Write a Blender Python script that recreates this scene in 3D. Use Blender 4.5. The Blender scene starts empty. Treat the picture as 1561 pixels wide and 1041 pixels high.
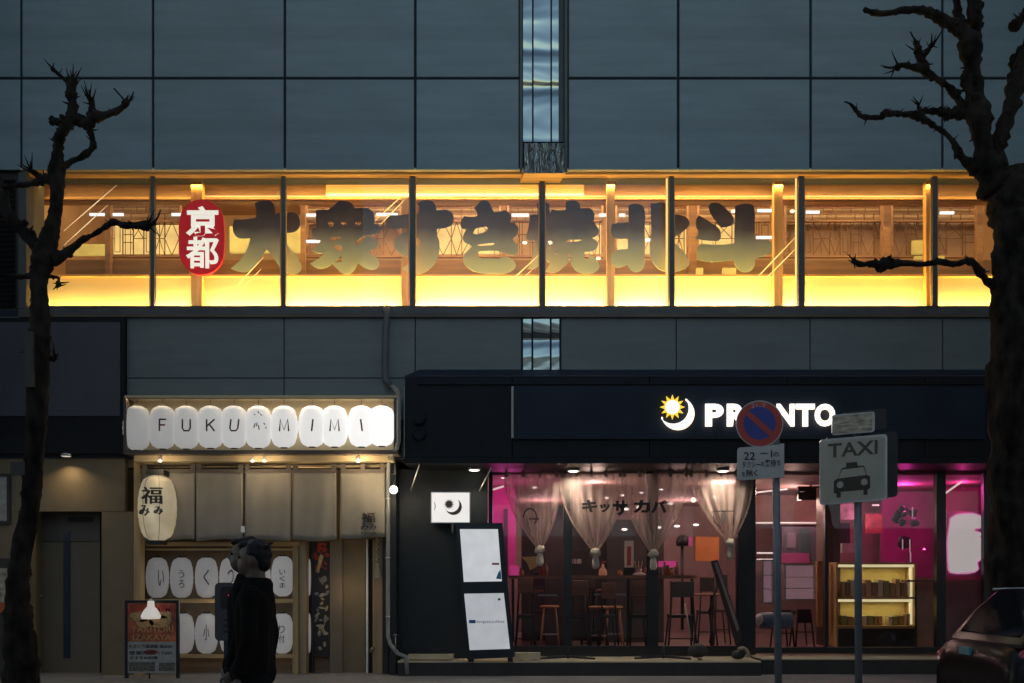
import bpy, bmesh, math, random
from mathutils import Vector, Matrix, noise
R = math.radians
rnd = random.Random(7)
scene = bpy.context.scene
C = scene.collection

# ------------------------------------------------------------------ camera
D = 15.0                     # metres from the lens to the facade plane (Y = 0)
cam_d = bpy.data.cameras.new('camera')
cam = bpy.data.objects.new('camera', cam_d)
C.objects.link(cam)
cam.location = (0, -D, 1.5)
cam.rotation_euler = (R(90), 0, 0)
cam_d.sensor_width = 36
cam_d.lens = 36 * 15 / 15.61
cam_d.shift_y = 0.2303
cam_d.clip_end = 400
scene.camera = cam

# ------------------------------------------------------------------ dusk sky
world = bpy.data.worlds.new('World')
scene.world = world
world.use_nodes = True
wn = world.node_tree
sky = wn.nodes.new('ShaderNodeTexSky')
sky.sky_type = 'NISHITA'
sky.sun_disc = False
sky.sun_elevation = R(9.0)
sky.sun_rotation = R(0)
bg = wn.nodes['Background']
bg.inputs['Strength'].default_value = 0.145
wn.links.new(sky.outputs[0], bg.inputs['Color'])

sun_d = bpy.data.lights.new('sun', 'SUN')
sun_d.energy = 0.02
sun_d.angle = R(30)
sun_d.color = (0.75, 0.88, 1.0)
sun = bpy.data.objects.new('sun', sun_d)
C.objects.link(sun)
sun.rotation_euler = (R(-81), 0, 0)
scene.view_settings.view_transform = 'Standard'
scene.view_settings.look = 'None'
scene.view_settings.exposure = 1.3
scene.view_settings.gamma = 1.0
scene.view_settings.use_curve_mapping = False

# ------------------------------------------------------------------ helpers
K = 0.42      # every lamp is set for the dusk exposure above
def sc(Y): return 1500.0 / (D + Y)
def PX(px, Y): return (px - 780.5) / sc(Y)
def PZ(py, Y): return 1.5 + (880 - py) / sc(Y)
def P(px, py, Y): return Vector((PX(px, Y), Y, PZ(py, Y)))

MATS = {}
def mat(name, col, rough=0.6, metal=0.0, var=0.18, vs=3.0, bump=0.15, bs=40.0, st=(1, 1, 1), spec=0.5, emit=None, es=0.0):
    if name in MATS: return MATS[name]
    m = bpy.data.materials.new(name); m.use_nodes = True
    nt = m.node_tree; b = nt.nodes['Principled BSDF']
    tc = nt.nodes.new('ShaderNodeTexCoord'); mp = nt.nodes.new('ShaderNodeMapping')
    mp.inputs['Scale'].default_value = st
    nt.links.new(tc.outputs['Object'], mp.inputs['Vector'])
    n = nt.nodes.new('ShaderNodeTexNoise'); n.inputs['Scale'].default_value = vs; n.inputs['Detail'].default_value = 6
    nt.links.new(mp.outputs[0], n.inputs['Vector'])
    r = nt.nodes.new('ShaderNodeValToRGB')
    r.color_ramp.elements[0].position = 0.3; r.color_ramp.elements[1].position = 0.7
    r.color_ramp.elements[0].color = (*[c * (1 - var) for c in col], 1)
    r.color_ramp.elements[1].color = (*[min(1, c * (1 + var)) for c in col], 1)
    nt.links.new(n.outputs['Fac'], r.inputs['Fac'])
    nt.links.new(r.outputs[0], b.inputs['Base Color'])
    b.inputs['Roughness'].default_value = rough; b.inputs['Metallic'].default_value = metal
    b.inputs['Specular IOR Level'].default_value = spec
    if bump:
        n2 = nt.nodes.new('ShaderNodeTexNoise'); n2.inputs['Scale'].default_value = bs; n2.inputs['Detail'].default_value = 4
        nt.links.new(mp.outputs[0], n2.inputs['Vector'])
        bp = nt.nodes.new('ShaderNodeBump'); bp.inputs['Strength'].default_value = bump; bp.inputs['Distance'].default_value = 0.01
        nt.links.new(n2.outputs['Fac'], bp.inputs['Height']); nt.links.new(bp.outputs[0], b.inputs['Normal'])
    if emit:
        b.inputs['Emission Color'].default_value = (*emit, 1)
        b.inputs['Emission Strength'].default_value = es
    MATS[name] = m
    return m

def glow(name, col, s, var=0.06):
    """a surface that gives off light (lamp, lit sign)"""
    s = s * K
    m = mat(name, tuple(c * .3 for c in col), 0.5, var=0.05, bump=0.05, emit=col, es=s)
    nt = m.node_tree
    if 'gl' not in m:
        m['gl'] = 1
        n = nt.nodes.new('ShaderNodeTexNoise'); n.inputs['Scale'].default_value = 5
        mr = nt.nodes.new('ShaderNodeMapRange'); mr.inputs['To Min'].default_value = s * (1 - var * 2); mr.inputs['To Max'].default_value = s * (1 + var * 2)
        tc = [x for x in nt.nodes if x.type == 'TEX_COORD'][0]
        nt.links.new(tc.outputs['Object'], n.inputs['Vector'])
        nt.links.new(n.outputs['Fac'], mr.inputs['Value'])
        nt.links.new(mr.outputs[0], nt.nodes['Principled BSDF'].inputs['Emission Strength'])
    return m

def wood(name, col, axis='x', rough=0.5, s=1.0):
    if name in MATS: return MATS[name]
    st = {'x': (0.35, 5, 5), 'z': (5, 5, 0.35)}[axis]
    return mat(name, col, rough, var=0.28, vs=2.2 * s, bump=0.25, bs=14, st=st)

def glass(name, tint=(1, 1, 1), rough=0.0, refl=1.0, wav=0.0):
    if name in MATS: return MATS[name]
    m = bpy.data.materials.new(name); m.use_nodes = True
    nt = m.node_tree; nt.nodes.remove(nt.nodes['Principled BSDF'])
    out = nt.nodes['Material Output']
    t = nt.nodes.new('ShaderNodeBsdfTransparent'); t.inputs[0].default_value = (*tint, 1)
    g = nt.nodes.new('ShaderNodeBsdfGlossy'); g.inputs['Roughness'].default_value = rough
    f = nt.nodes.new('ShaderNodeFresnel'); f.inputs[0].default_value = 1.5
    mm = nt.nodes.new('ShaderNodeMath'); mm.operation = 'MULTIPLY'; mm.inputs[1].default_value = refl
    nt.links.new(f.outputs[0], mm.inputs[0])
    mx = nt.nodes.new('ShaderNodeMixShader')
    nt.links.new(mm.outputs[0], mx.inputs[0]); nt.links.new(t.outputs[0], mx.inputs[1]); nt.links.new(g.outputs[0], mx.inputs[2])
    n = nt.nodes.new('ShaderNodeTexNoise'); n.inputs['Scale'].default_value = 0.8
    bp = nt.nodes.new('ShaderNodeBump'); bp.inputs['Strength'].default_value = 0.05 + wav; bp.inputs['Distance'].default_value = 0.02
    nt.links.new(n.outputs['Fac'], bp.inputs['Height']); nt.links.new(bp.outputs[0], g.inputs['Normal'])
    nt.links.new(mx.outputs[0], out.inputs['Surface'])
    MATS[name] = m
    return m

class MB:
    """collects solids in world coordinates; build() links them as ONE mesh object"""
    def __init__(s): s.v = []; s.f = []; s.sm = []
    def add(s, vs, fs, smooth=False):
        n = len(s.v); s.v += [Vector(v) for v in vs]
        s.f += [tuple(i + n for i in f) for f in fs]; s.sm += [smooth] * len(fs)
        return s
    def box(s, x0, x1, y0, y1, z0, z1):
        if x0 > x1: x0, x1 = x1, x0
        if z0 > z1: z0, z1 = z1, z0
        if y0 > y1: y0, y1 = y1, y0
        return s.add([(x, y, z) for x in (x0, x1) for y in (y0, y1) for z in (z0, z1)],
                     [(0, 1, 3, 2), (4, 6, 7, 5), (0, 4, 5, 1), (2, 3, 7, 6), (0, 2, 6, 4), (1, 5, 7, 3)])
    def pbox(s, a, b, c, d, Y0, Y1):
        """box whose front face, at depth Y0, spans photo pixels a..c by b..d"""
        return s.box(PX(a, Y0), PX(c, Y0), Y0, Y1, PZ(d, Y0), PZ(b, Y0))
    def bbox(s, x0, x1, y0, y1, z0, z1, b=0.01):
        """box with a chamfered front (panel)"""
        vs = [(x0, y1, z0), (x1, y1, z0), (x1, y1, z1), (x0, y1, z1),
              (x0, y0 + b, z0), (x1, y0 + b, z0), (x1, y0 + b, z1), (x0, y0 + b, z1),
              (x0 + b, y0, z0 + b), (x1 - b, y0, z0 + b), (x1 - b, y0, z1 - b), (x0 + b, y0, z1 - b)]
        fs = [(0, 3, 2, 1), (8, 9, 10, 11)]
        for i in range(4):
            j = (i + 1) % 4
            fs += [(i, j, 4 + j, 4 + i), (4 + i, 4 + j, 8 + j, 8 + i)]
        return s.add(vs, fs)
    def tube(s, pts, rad, n=10, cap=True, jit=0.0, smooth=True, zf=1.0):
        pts = [Vector(p) for p in pts]
        if not isinstance(rad, (list, tuple)): rad = [rad] * len(pts)
        base = len(s.v); rings = []
        up = None
        for i, p in enumerate(pts):
            d = (pts[min(i + 1, len(pts) - 1)] - pts[max(i - 1, 0)])
            if d.length < 1e-9: d = Vector((0, 0, 1))
            d.normalize()
            if up is None:
                up = Vector((0, 1, 0)) if abs(d.y) < .9 else Vector((1, 0, 0))
            a = d.cross(up)
            if a.length < 1e-4: a = d.cross(Vector((1, 0, 0.1)))
            a.normalize(); b = a.cross(d).normalized(); up = b
            for k in range(n):
                t = 2 * math.pi * k / n
                o = (a * math.cos(t) + b * math.sin(t))
                r = rad[i]
                if jit:
                    q_ = p + o * rad[i]; q_ = Vector((q_.x, q_.y, q_.z * zf))
                    r *= 1 + jit * noise.noise(q_ * (1.1 / max(rad[i], .02))) + jit * .45 * noise.noise(q_ * (3.1 / max(rad[i], .02)))
                s.v.append(p + o * r)
        for i in range(len(pts) - 1):
            for k in range(n):
                a0 = base + i * n + k; a1 = base + i * n + (k + 1) % n
                s.f.append((a0, a1, a1 + n, a0 + n)); s.sm.append(smooth)
        if cap:
            s.f.append(tuple(base + k for k in range(n))[::-1]); s.sm.append(False)
            s.f.append(tuple(base + (len(pts) - 1) * n + k for k in range(n))); s.sm.append(False)
        return s
    def lathe(s, c, prof, n=20, axis='z', sx=1, sy=1):
        """prof: (radius, height) list about a point"""
        base = len(s.v); c = Vector(c)
        for (r, h) in prof:
            for k in range(n):
                t = 2 * math.pi * k / n
                q = Vector((r * math.cos(t) * sx, r * math.sin(t) * sy, h))
                if axis == 'y': q = Vector((q.x, q.z, q.y))
                if axis == 'x': q = Vector((q.z, q.x, q.y))
                s.v.append(c + q)
        for i in range(len(prof) - 1):
            for k in range(n):
                a0 = base + i * n + k; a1 = base + i * n + (k + 1) % n
                s.f.append((a0, a1, a1 + n, a0 + n)); s.sm.append(True)
        s.f.append(tuple(base + k for k in range(n))[::-1]); s.sm.append(False)
        s.f.append(tuple(base + (len(prof) - 1) * n + k for k in range(n))); s.sm.append(False)
        return s
    def ball(s, c, r, n=12, sq=(1, 1, 1), jit=0.0, fr=3.0):
        base = len(s.v); c = Vector(c); m = n // 2 + 1
        for i in range(m + 1):
            ph = math.pi * i / m
            for k in range(n):
                t = 2 * math.pi * k / n
                o = Vector((math.sin(ph) * math.cos(t), math.sin(ph) * math.sin(t), math.cos(ph)))
                q = r * (1 + (jit * noise.noise(o * fr + c * 7) if jit else 0))
                s.v.append(c + Vector((o.x * q * sq[0], o.y * q * sq[1], o.z * q * sq[2])))
        for i in range(m):
            for k in range(n):
                a0 = base + i * n + k; a1 = base + i * n + (k + 1) % n
                s.f.append((a0, a0 + n, a1 + n, a1)); s.sm.append(True)
        return s
    def prism(s, poly, y0, y1):
        """poly of (x, z) extruded along Y"""
        n = len(poly)
        vs = [(x, y0, z) for x, z in poly] + [(x, y1, z) for x, z in poly]
        return s.add(vs, [tuple(range(n)), tuple(range(n, 2 * n))[::-1]] + [(i, i + n, (i + 1) % n + n, (i + 1) % n) for i in range(n)])
    def mesh(s, name, m, origin):
        me = bpy.data.meshes.new(name)
        me.from_pydata([v - origin for v in s.v], [], s.f)
        me.polygons.foreach_set('use_smooth', s.sm)
        me.materials.append(m)
        me.update()
        bm = bmesh.new(); bm.from_mesh(me); bmesh.ops.recalc_face_normals(bm, faces=bm.faces); bm.to_mesh(me); bm.free()
        return me
    def build(s, name, m, parent=None):
        xs = [v.x for v in s.v]; ys = [v.y for v in s.v]; zs = [v.z for v in s.v]
        o_ = Vector(((min(xs) + max(xs)) / 2, (min(ys) + max(ys)) / 2, min(zs)))
        return link(name, s.mesh(name, m, o_), o_, parent)

WL = {}
def link(name, me, loc, parent=None):
    o = bpy.data.objects.new(name, me); C.objects.link(o)
    WL[o.name] = Vector(loc)
    if parent:
        o.parent = parent; o.location = Vector(loc) - WL[parent.name]
    else: o.location = loc
    return o

def tag(o, label=None, cat=None, group=None, kind=None):
    if label: o['label'] = label
    if cat: o['category'] = cat
    if group: o['group'] = group
    if kind: o['kind'] = kind
    return o

def thing(name, loc, label, cat, group=None):
    o = bpy.data.objects.new(name, None); C.objects.link(o)
    o.empty_display_size = 0.1
    o.location = loc; WL[o.name] = Vector(loc)
    return tag(o, label, cat, group)

def kids(o): return [c for c in bpy.data.objects if c.parent == o]
def copy_tree(o, parent=None, shift=None):
    c = o.copy(); C.objects.link(c)
    if parent: c.parent = parent
    if shift is not None: c.location = o.location + Vector(shift)
    WL[c.name] = WL[o.name] + Vector(shift or (0, 0, 0))
    for ch in kids(o): copy_tree(ch, c)
    return c

DG = bpy.context.evaluated_depsgraph_get
def curve_mesh(cu):
    o = bpy.data.objects.new('tmp', cu); C.objects.link(o)
    DG().update()
    me = bpy.data.meshes.new_from_object(o.evaluated_get(DG()))
    bpy.data.objects.remove(o)
    return me

def curve_to_mb(me, fx):
    mb = MB(); mb.add([fx(v.co) for v in me.vertices], [tuple(p.vertices) for p in me.polygons])
    return mb

def text(txt, px0, py0, px1, py1, Y, m, name, parent, ext=0.004, off=0.0, shear=0.0):
    """lettering fitted into photo pixels at depth Y, facing the street"""
    cu = bpy.data.curves.new('t', 'FONT'); cu.body = txt; cu.extrude = 0.5; cu.offset = off; cu.shear = shear
    cu.resolution_u = 4
    me = curve_mesh(cu)
    xs = [v.co.x for v in me.vertices]; ys = [v.co.y for v in me.vertices]
    if not xs: return None
    x0, x1, y0, y1 = min(xs), max(xs), min(ys), max(ys)
    X0, X1, Z0, Z1 = PX(px0, Y), PX(px1, Y), PZ(py1, Y), PZ(py0, Y)
    mb = curve_to_mb(me, lambda c: (X0 + (c.x - x0) / (x1 - x0) * (X1 - X0), Y - c.z * 2 * ext, Z0 + (c.y - y0) / (y1 - y0) * (Z1 - Z0)))
    return mb.build(name, m, parent)

def shape(loops, Y, ext, tr, m, name, parent, bev=0.0):
    """filled outline with thickness; loops of (x, y[, 1 = sharp]); tr maps them to photo pixels"""
    cu = bpy.data.curves.new('s', 'CURVE'); cu.dimensions = '2D'; cu.fill_mode = 'BOTH'; cu.extrude = ext
    cu.resolution_u = 5
    for lp in loops:
        sp = cu.splines.new('BEZIER'); sp.bezier_points.add(len(lp) - 1); sp.use_cyclic_u = True
        for q, bp in zip(lp, sp.bezier_points):
            px, py = tr(q[0], q[1])
            bp.co = (PX(px, Y), PZ(py, Y), 0)
            h = 'VECTOR' if len(q) > 2 else 'AUTO'
            bp.handle_left_type = h; bp.handle_right_type = h
    me = curve_mesh(cu)
    mb = curve_to_mb(me, lambda c: (c.x, Y - c.z, c.y))
    return mb.build(name, m, parent)

def area(name, loc, rot, sx, sy, power, col, parent=None, spread=180):
    l = bpy.data.lights.new(name, 'AREA'); l.shape = 'RECTANGLE'; l.size = sx; l.size_y = sy; l.energy = power * K; l.color = col
    l.spread = R(spread)
    o = link(name, l, loc, parent); o.rotation_euler = rot
    return o
def point(name, loc, power, col, rad=0.03, parent=None):
    l = bpy.data.lights.new(name, 'POINT'); l.energy = power * K; l.color = col; l.shadow_soft_size = rad
    return link(name, l, loc, parent)

# ------------------------------------------------------------------ materials
M_ = {}
M_panel = mat('panel_enamel', (0.20, 0.275, 0.32), 0.42, 0.0, var=0.13, vs=1.0, bump=0.10, bs=9, st=(0.12, 1, 2.2), spec=0.4)
M_lowpanel = mat('lower_panel_enamel', (0.175, 0.205, 0.20), 0.5, var=0.12, vs=1.3, bump=0.08, bs=12, st=(0.4, 1, 1), spec=0.4)
M_joint = mat('joint_sealant', (0.012, 0.02, 0.032), 0.8, var=0.1)
M_black = mat('black_metal', (0.012, 0.013, 0.016), 0.35, 0.0, bump=0.06, var=0.2)
M_fascia = mat('black_fascia', (0.010, 0.011, 0.014), 0.5, var=0.25, vs=2, bump=0.08, bs=30, spec=.2)
M_navy = mat('navy_board', (0.016, 0.023, 0.040), 0.5, var=0.12, vs=2, bump=0.05, spec=.2)
M_mull = mat('grey_mullion', (0.085, 0.09, 0.09), 0.5, 0.2, var=0.15, bump=0.05)
M_sill = mat('brown_sill', (0.10, 0.075, 0.06), 0.5, var=0.25, vs=4, bump=0.1, st=(0.2, 1, 1))
M_chrome = None
M_orange = wood('orange_wood', (0.62, 0.36, 0.13))
M_orangez = wood('orange_wood_upright', (0.62, 0.36, 0.13), 'z')
M_warmwall = mat('warm_plaster', (0.75, 0.62, 0.36), 0.7, var=0.06, vs=2, bump=0.08)
M_brown = wood('brown_wood', (0.33, 0.19, 0.10))
M_lattice = mat('lattice_wood', (0.17, 0.075, 0.035), 0.5, var=0.25, bump=0.1)
M_beige = mat('beige_plaster', (0.20, 0.155, 0.095), 0.8, var=0.1, vs=2.5, bump=0.2, bs=60)
M_beige2 = mat('beige_door', (0.19, 0.15, 0.10), 0.5, var=0.07, vs=2, bump=0.05)
M_pine = wood('pine_wood', (0.50, 0.34, 0.16))
M_pinez = wood('pine_wood_upright', (0.50, 0.34, 0.16), 'z')
M_dark = mat('dark_paint', (0.03, 0.028, 0.026), 0.55, var=0.2, bump=0.1)
M_white = mat('white_paint', (0.78, 0.77, 0.74), 0.4, var=0.05, vs=8, bump=0.05)
M_greymetal = mat('grey_pole_paint', (0.17, 0.20, 0.235), 0.4, 0.3, var=0.12, vs=6, bump=0.06)
M_steel = mat('brushed_steel', (0.45, 0.46, 0.47), 0.3, 0.9, var=0.15, vs=6, bump=0.06)
M_ink = mat('black_ink', (0.015, 0.013, 0.013), 0.6, var=0.2, bump=0.0)
M_bark = mat('plane_bark', (0.017, 0.0135, 0.011), 0.95, var=0.9, vs=7, bump=1.0, bs=26, st=(1, 1, 0.5), spec=.15)
M_concrete = mat('concrete', (0.30, 0.28, 0.24), 0.85, var=0.15, vs=4, bump=0.3, bs=80)
M_asphalt = mat('asphalt', (0.05, 0.05, 0.052), 0.85, var=0.25, vs=8, bump=0.6, bs=180)
M_glass = glass('window_glass', (0.97, 0.975, 0.97), refl=0.4)
M_glass2 = glass('shop_glass', (0.90, 0.88, 0.88), refl=0.8)

def vary(m, amt, streak):
    nt = m.node_tree; b = nt.nodes['Principled BSDF']
    src = b.inputs['Base Color'].links[0].from_socket
    oi = nt.nodes.new('ShaderNodeObjectInfo'); mr = nt.nodes.new('ShaderNodeMapRange')
    mr.inputs['To Min'].default_value = 1 - amt; mr.inputs['To Max'].default_value = 1 + amt
    nt.links.new(oi.outputs['Random'], mr.inputs['Value'])
    tc = nt.nodes.new('ShaderNodeTexCoord'); mp = nt.nodes.new('ShaderNodeMapping'); mp.inputs['Scale'].default_value = (.6, 1, 5)
    n = nt.nodes.new('ShaderNodeTexNoise'); n.inputs['Scale'].default_value = 1.4; n.inputs['Detail'].default_value = 5
    nt.links.new(tc.outputs['Object'], mp.inputs[0]); nt.links.new(mp.outputs[0], n.inputs['Vector'])
    m2 = nt.nodes.new('ShaderNodeMapRange'); m2.inputs['From Min'].default_value = .35; m2.inputs['From Max'].default_value = .7
    m2.inputs['To Min'].default_value = 1 - streak; m2.inputs['To Max'].default_value = 1.03
    nt.links.new(n.outputs['Fac'], m2.inputs['Value'])
    mu = nt.nodes.new('ShaderNodeMath'); mu.operation = 'MULTIPLY'
    nt.links.new(mr.outputs[0], mu.inputs[0]); nt.links.new(m2.outputs[0], mu.inputs[1])
    vm = nt.nodes.new('ShaderNodeVectorMath'); vm.operation = 'SCALE'
    nt.links.new(src, vm.inputs[0]); nt.links.new(mu.outputs[0], vm.inputs['Scale']); nt.links.new(vm.outputs[0], b.inputs['Base Color'])
vary(M_panel, .06, .14); vary(M_lowpanel, .05, .12)
# ------------------------------------------------------------------ ground
def ground(name, x0, x1, y0, y1, z0, z1, m):
    mb = MB().box(x0, x1, y0, y1, z0, z1)
    return tag(mb.build(name, m), kind='structure')
M_pave = mat('paving', (0.24, 0.22, 0.20), 0.85, var=0.15, vs=3, bump=0.3, bs=60)
ground('road', -150, 150, -8.2, -3.0, -0.5, -0.14, M_asphalt)
ground('pavement', -150, 150, -2.82, 14.0, -0.5, 0.0, M_pave)
ground('near_pavement', -150, 150, -60, -8.38, -0.5, 0.0, M_pave)
ground('kerb', -150, 150, -2.995, -2.825, -0.5, 0.004, M_concrete)
ground('near_kerb', -150, 150, -8.375, -8.205, -0.5, 0.004, M_concrete)
tag(MB().box(-150, 150, -3.35, -3.2, -0.138, -0.134).build('road_edge_line', mat('road_paint', (0.7, 0.7, 0.68), 0.7)), kind='structure')
ground('terrain', -300, 300, -300, 300, -1.5, -0.55, M_pave)

# ------------------------------------------------------------------ the building
B = thing('office_building', (0, 3, 0), 'long panelled city building with glowing upstairs window band and dark shopfronts', 'building')
# upper cladding : backing wall and individually hung panels
MB().box(-20, 20, 0.035, 0.6, PZ(258, 0) + .005, 16).build('upper_wall', M_joint, B)
cols = [(-370, -170), (-170, 32), (32, 233), (233, 434), (434, 633), (633, 793), (865, 1034), (1034, 1236), (1236, 1437), (1437, 1638), (1638, 1839)]
rows = [(-301, -161), (-161, -21), (-21, 119), (119, 258.5)]
g = 0.019
for (a, b) in cols:
    for (t, d) in rows:
        j = rnd.uniform(-.002, .002)
        mb = MB().bbox(PX(a, 0) + g, PX(b, 0) - g, j, 0.034, PZ(d, 0) + (g if d < 250 else 0), PZ(t, 0) - g, 0.008)
        mb.build('wall_panel', M_panel, B)
# upper wall above the last panels, roof
MB().box(-20, 20, 0.0, 0.034, PZ(-303, 0), 16).build('parapet', M_panel, B)
MB().box(-20, 20, 0.0, 14, 16, 16.3).build('roof', M_dark, B)
MB().box(-20, 20, 13.7, 14, 0, 16).build('rear_wall', M_dark, B)
MB().box(-20.3, -20, 0, 14, 0, 16).build('side_wall', M_dark, B)
MB().box(20, 20.3, 0, 14, 0, 16).build('side_wall', M_dark, B)

# metal gutter set in the facade
def wavy_metal(name, rough, amp, s, st, col=(0.62, 0.68, 0.68)):
    m = bpy.data.materials.new(name); m.use_nodes = True
    nt = m.node_tree; b = nt.nodes['Principled BSDF']
    b.inputs['Base Color'].default_value = (*col, 1)
    b.inputs['Metallic'].default_value = 1; b.inputs['Roughness'].default_value = rough
    tc = nt.nodes.new('ShaderNodeTexCoord'); mp = nt.nodes.new('ShaderNodeMapping'); mp.inputs['Scale'].default_value = st
    n = nt.nodes.new('ShaderNodeTexNoise'); n.inputs['Scale'].default_value = s; n.inputs['Detail'].default_value = 1.5; n.inputs['Distortion'].default_value = 0.6
    bp = nt.nodes.new('ShaderNodeBump'); bp.inputs['Strength'].default_value = 1; bp.inputs['Distance'].default_value = amp
    nt.links.new(tc.outputs['Object'], mp.inputs[0]); nt.links.new(mp.outputs[0], n.inputs['Vector'])
    nt.links.new(n.outputs['Fac'], bp.inputs['Height']); nt.links.new(bp.outputs[0], b.inputs['Normal'])
    return m
M_chrome = wavy_metal('wavy_polished_steel', 0.14, 0.15, 1.4, (0.35, 1, 1.3), (.26, .28, .265))
M_foil = wavy_metal('wrinkled_steel', 0.25, 0.12, 9, (2.2, 1, 0.5), (0.24, 0.27, 0.27))
for (a, b) in ((797.5, 811), (813.5, 839), (841.5, 851.5)):
    MB().pbox(a, -200, b, 216, 0.0, 0.03).build('gutter_strip', M_chrome, B)
MB().pbox(852, -200, 859, 216, -0.015, 0.03).build('gutter_edge', M_black, B)
for (a, b) in ((792.5, 796.5), (860.5, 865)):
    MB().pbox(a, -200, b, 262, -0.03, 0.03).build('gutter_edge', M_mull, B)
MB().pbox(799, 218, 860, 264, -0.06, 0.03).build('gutter_outlet', M_foil, B)
mb = MB()
x0, x1 = PX(793, -.06), PX(865, -.06)
mb.add([(x0 + .06, -.06, PZ(264, -.06)), (x1 - .03, -.06, PZ(264, -.06)), (x1 - .1, .2, PZ(264, -.06) - .04), (x0, .2, PZ(264, -.06) - .04),
        (x0 + .06, -.06, PZ(264, -.06) + .02), (x1 - .03, -.06, PZ(264, -.06) + .02), (x1 - .1, .2, PZ(264, -.06) + .02), (x0, .2, PZ(264, -.06) + .02)],
       [(0, 1, 2, 3), (4, 7, 6, 5), (0, 4, 5, 1), (1, 5, 6, 2), (2, 6, 7, 3), (3, 7, 4, 0)])
mb.build('gutter_tray', M_orange, B)

# ---- window band
YG = 0.25
zt = PZ(258, 0); zb = PZ(470, YG)
M_soffit = mat('window_soffit', (0.50, 0.42, 0.30), 0.6, var=0.08)
mb = MB().box(PX(28, 0), PX(1530, 0), 0.02, YG, zt + .002, zt + .03); mb.build('window_soffit', M_soffit, B)
for a, b in ((28, 231), (235, 430), (434, 626), (632, 824), (830, 1021), (1028, 1219), (1226, 1423), (1429, 1530)):
    tag(MB().box(PX(a, YG), PX(b, YG), YG, YG + .008, zb, zt).build('window_pane', M_glass, B))
for a, b in ((229.5, 235), (429, 435), (625, 633), (823, 830.5), (1020.5, 1027.5), (1217.5, 1226), (1422, 1429)):
    MB().box(PX(a, .16), PX(b, .16), 0.16, YG - .002, zb, zt).build('mullion', M_mull, B)
    MB().box(PX(a, YG + .01) - .022, PX(a, YG + .01) + .01, YG + .012, YG + .06, zb, zt).build('mullion_cover', M_orangez, B)
    MB().box(PX(b, YG + .01) - .002, PX(b, YG + .01) + .014, YG + .012, YG + .05, zb, zt).build('mullion_cover', M_orangez, B)
MB().pbox(28, 466, 1640, 470.5, 0.12, 0.4).build('window_sill', M_sill, B)
MB().pbox(28, 470.6, 1640, 477, -0.03, 0.4).build('window_sill', M_mull, B)
MB().pbox(28, 477.2, 1640, 483, -0.07, 0.4).build('window_sill', M_sill, B)
mb = MB().pbox(28, 262, 1640, 266, .10, .24); mb.build('window_head', M_orange, B)

# ---- upstairs room
zk = PZ(423, .62)
room_mats = dict(wall=mat('room_wall', (0.52, 0.36, 0.20), 0.8, var=0.12, vs=2, bump=0.1), ceil=mat('room_ceiling', (0.45, 0.32, 0.19), 0.8, var=0.08))
xl, xr = PX(20, 0), PX(1660, 0)
MB().box(xl - .3, xr, .62, .72, zb - .1, zk).build('knee_wall', M_warmwall, B)
MB().box(xl - .3, xr, .56, .78, zk, zk + .035).build('knee_wall_cap', M_orange, B)
MB().box(xl - .3, xr, .3, 4.4, 5.35, 5.48).build('upstairs_floor', M_brown, B)
MB().box(xl - .3, xr, YG + .02, 4.4, 8.6, 8.8).build('upstairs_ceiling', room_mats['ceil'], B)
MB().box(xl - .3, xr, 4.3, 4.45, 5.4, 8.7).build('upstairs_wall', room_mats['wall'], B)
MB().box(xl - .35, xl - .15, YG + .3, 4.4, 5.4, 8.7).build('upstairs_wall', room_mats['wall'], B)
MB().box(xr, xr + .2, YG + .3, 4.4, 5.4, 8.7).build('upstairs_wall', room_mats['wall'], B)
# header beams above the view
MB().pbox(28, 276, 1640, 300, .75, .85).build('header_board', M_brown, B)
MB().pbox(28, 299.5, 1640, 303.5, .70, .74).build('header_rail', M_orange, B)
MB().pbox(28, 303.8, 1640, 307, .78, .95).build('header_rail', M_brown, B)
M_strip = glow('warm_light_strip', (1.0, 0.66, 0.20), 3.0)
M_strip2 = glow('soft_light_strip', (1.0, 0.60, 0.20), 1.2)
MB().pbox(497, 275, 890, 294.5, .66, .742).build('boxed_beam', glow('lit_beam', (1.0, 0.48, 0.09), 0.72), B)
MB().pbox(497, 294.7, 890, 297, .655, .742).build('light_strip', M_strip, B)
MB().pbox(45, 266.5, 1520, 275, .50, .53).build('light_strip', M_strip, B)
for a, b in ((310, 497), (690, 925), (937, 1180), (1193, 1415)):
    MB().pbox(a, 298.2, b, 299.6, .685, .698).build('light_strip', M_strip2, B)
# wooden posts between the glass and the knee wall
for a, b, t in ((291, 308, 275), (612, 627, 302), (925, 937, 275), (1180, 1193.5, 275), (1412, 1420, 266), (42, 51, 266)):
    MB().pbox(a, t, b, 470, .47, .6).build('post', M_orangez, B)
for a, b in ((458, 465), (160, 168), (765, 772), (1051, 1062), (1347, 1358), (1490, 1499)):
    MB().pbox(a, 303, b, 424, 1.2, 1.3).build('post', M_brown, B)
MB().pbox(1213, 266, 1217, 470, .285, .32).build('light_strip', M_strip2, B)
MB().pbox(1015.5, 266, 1019.5, 470, .285, .32).build('light_strip', M_strip2, B)
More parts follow.
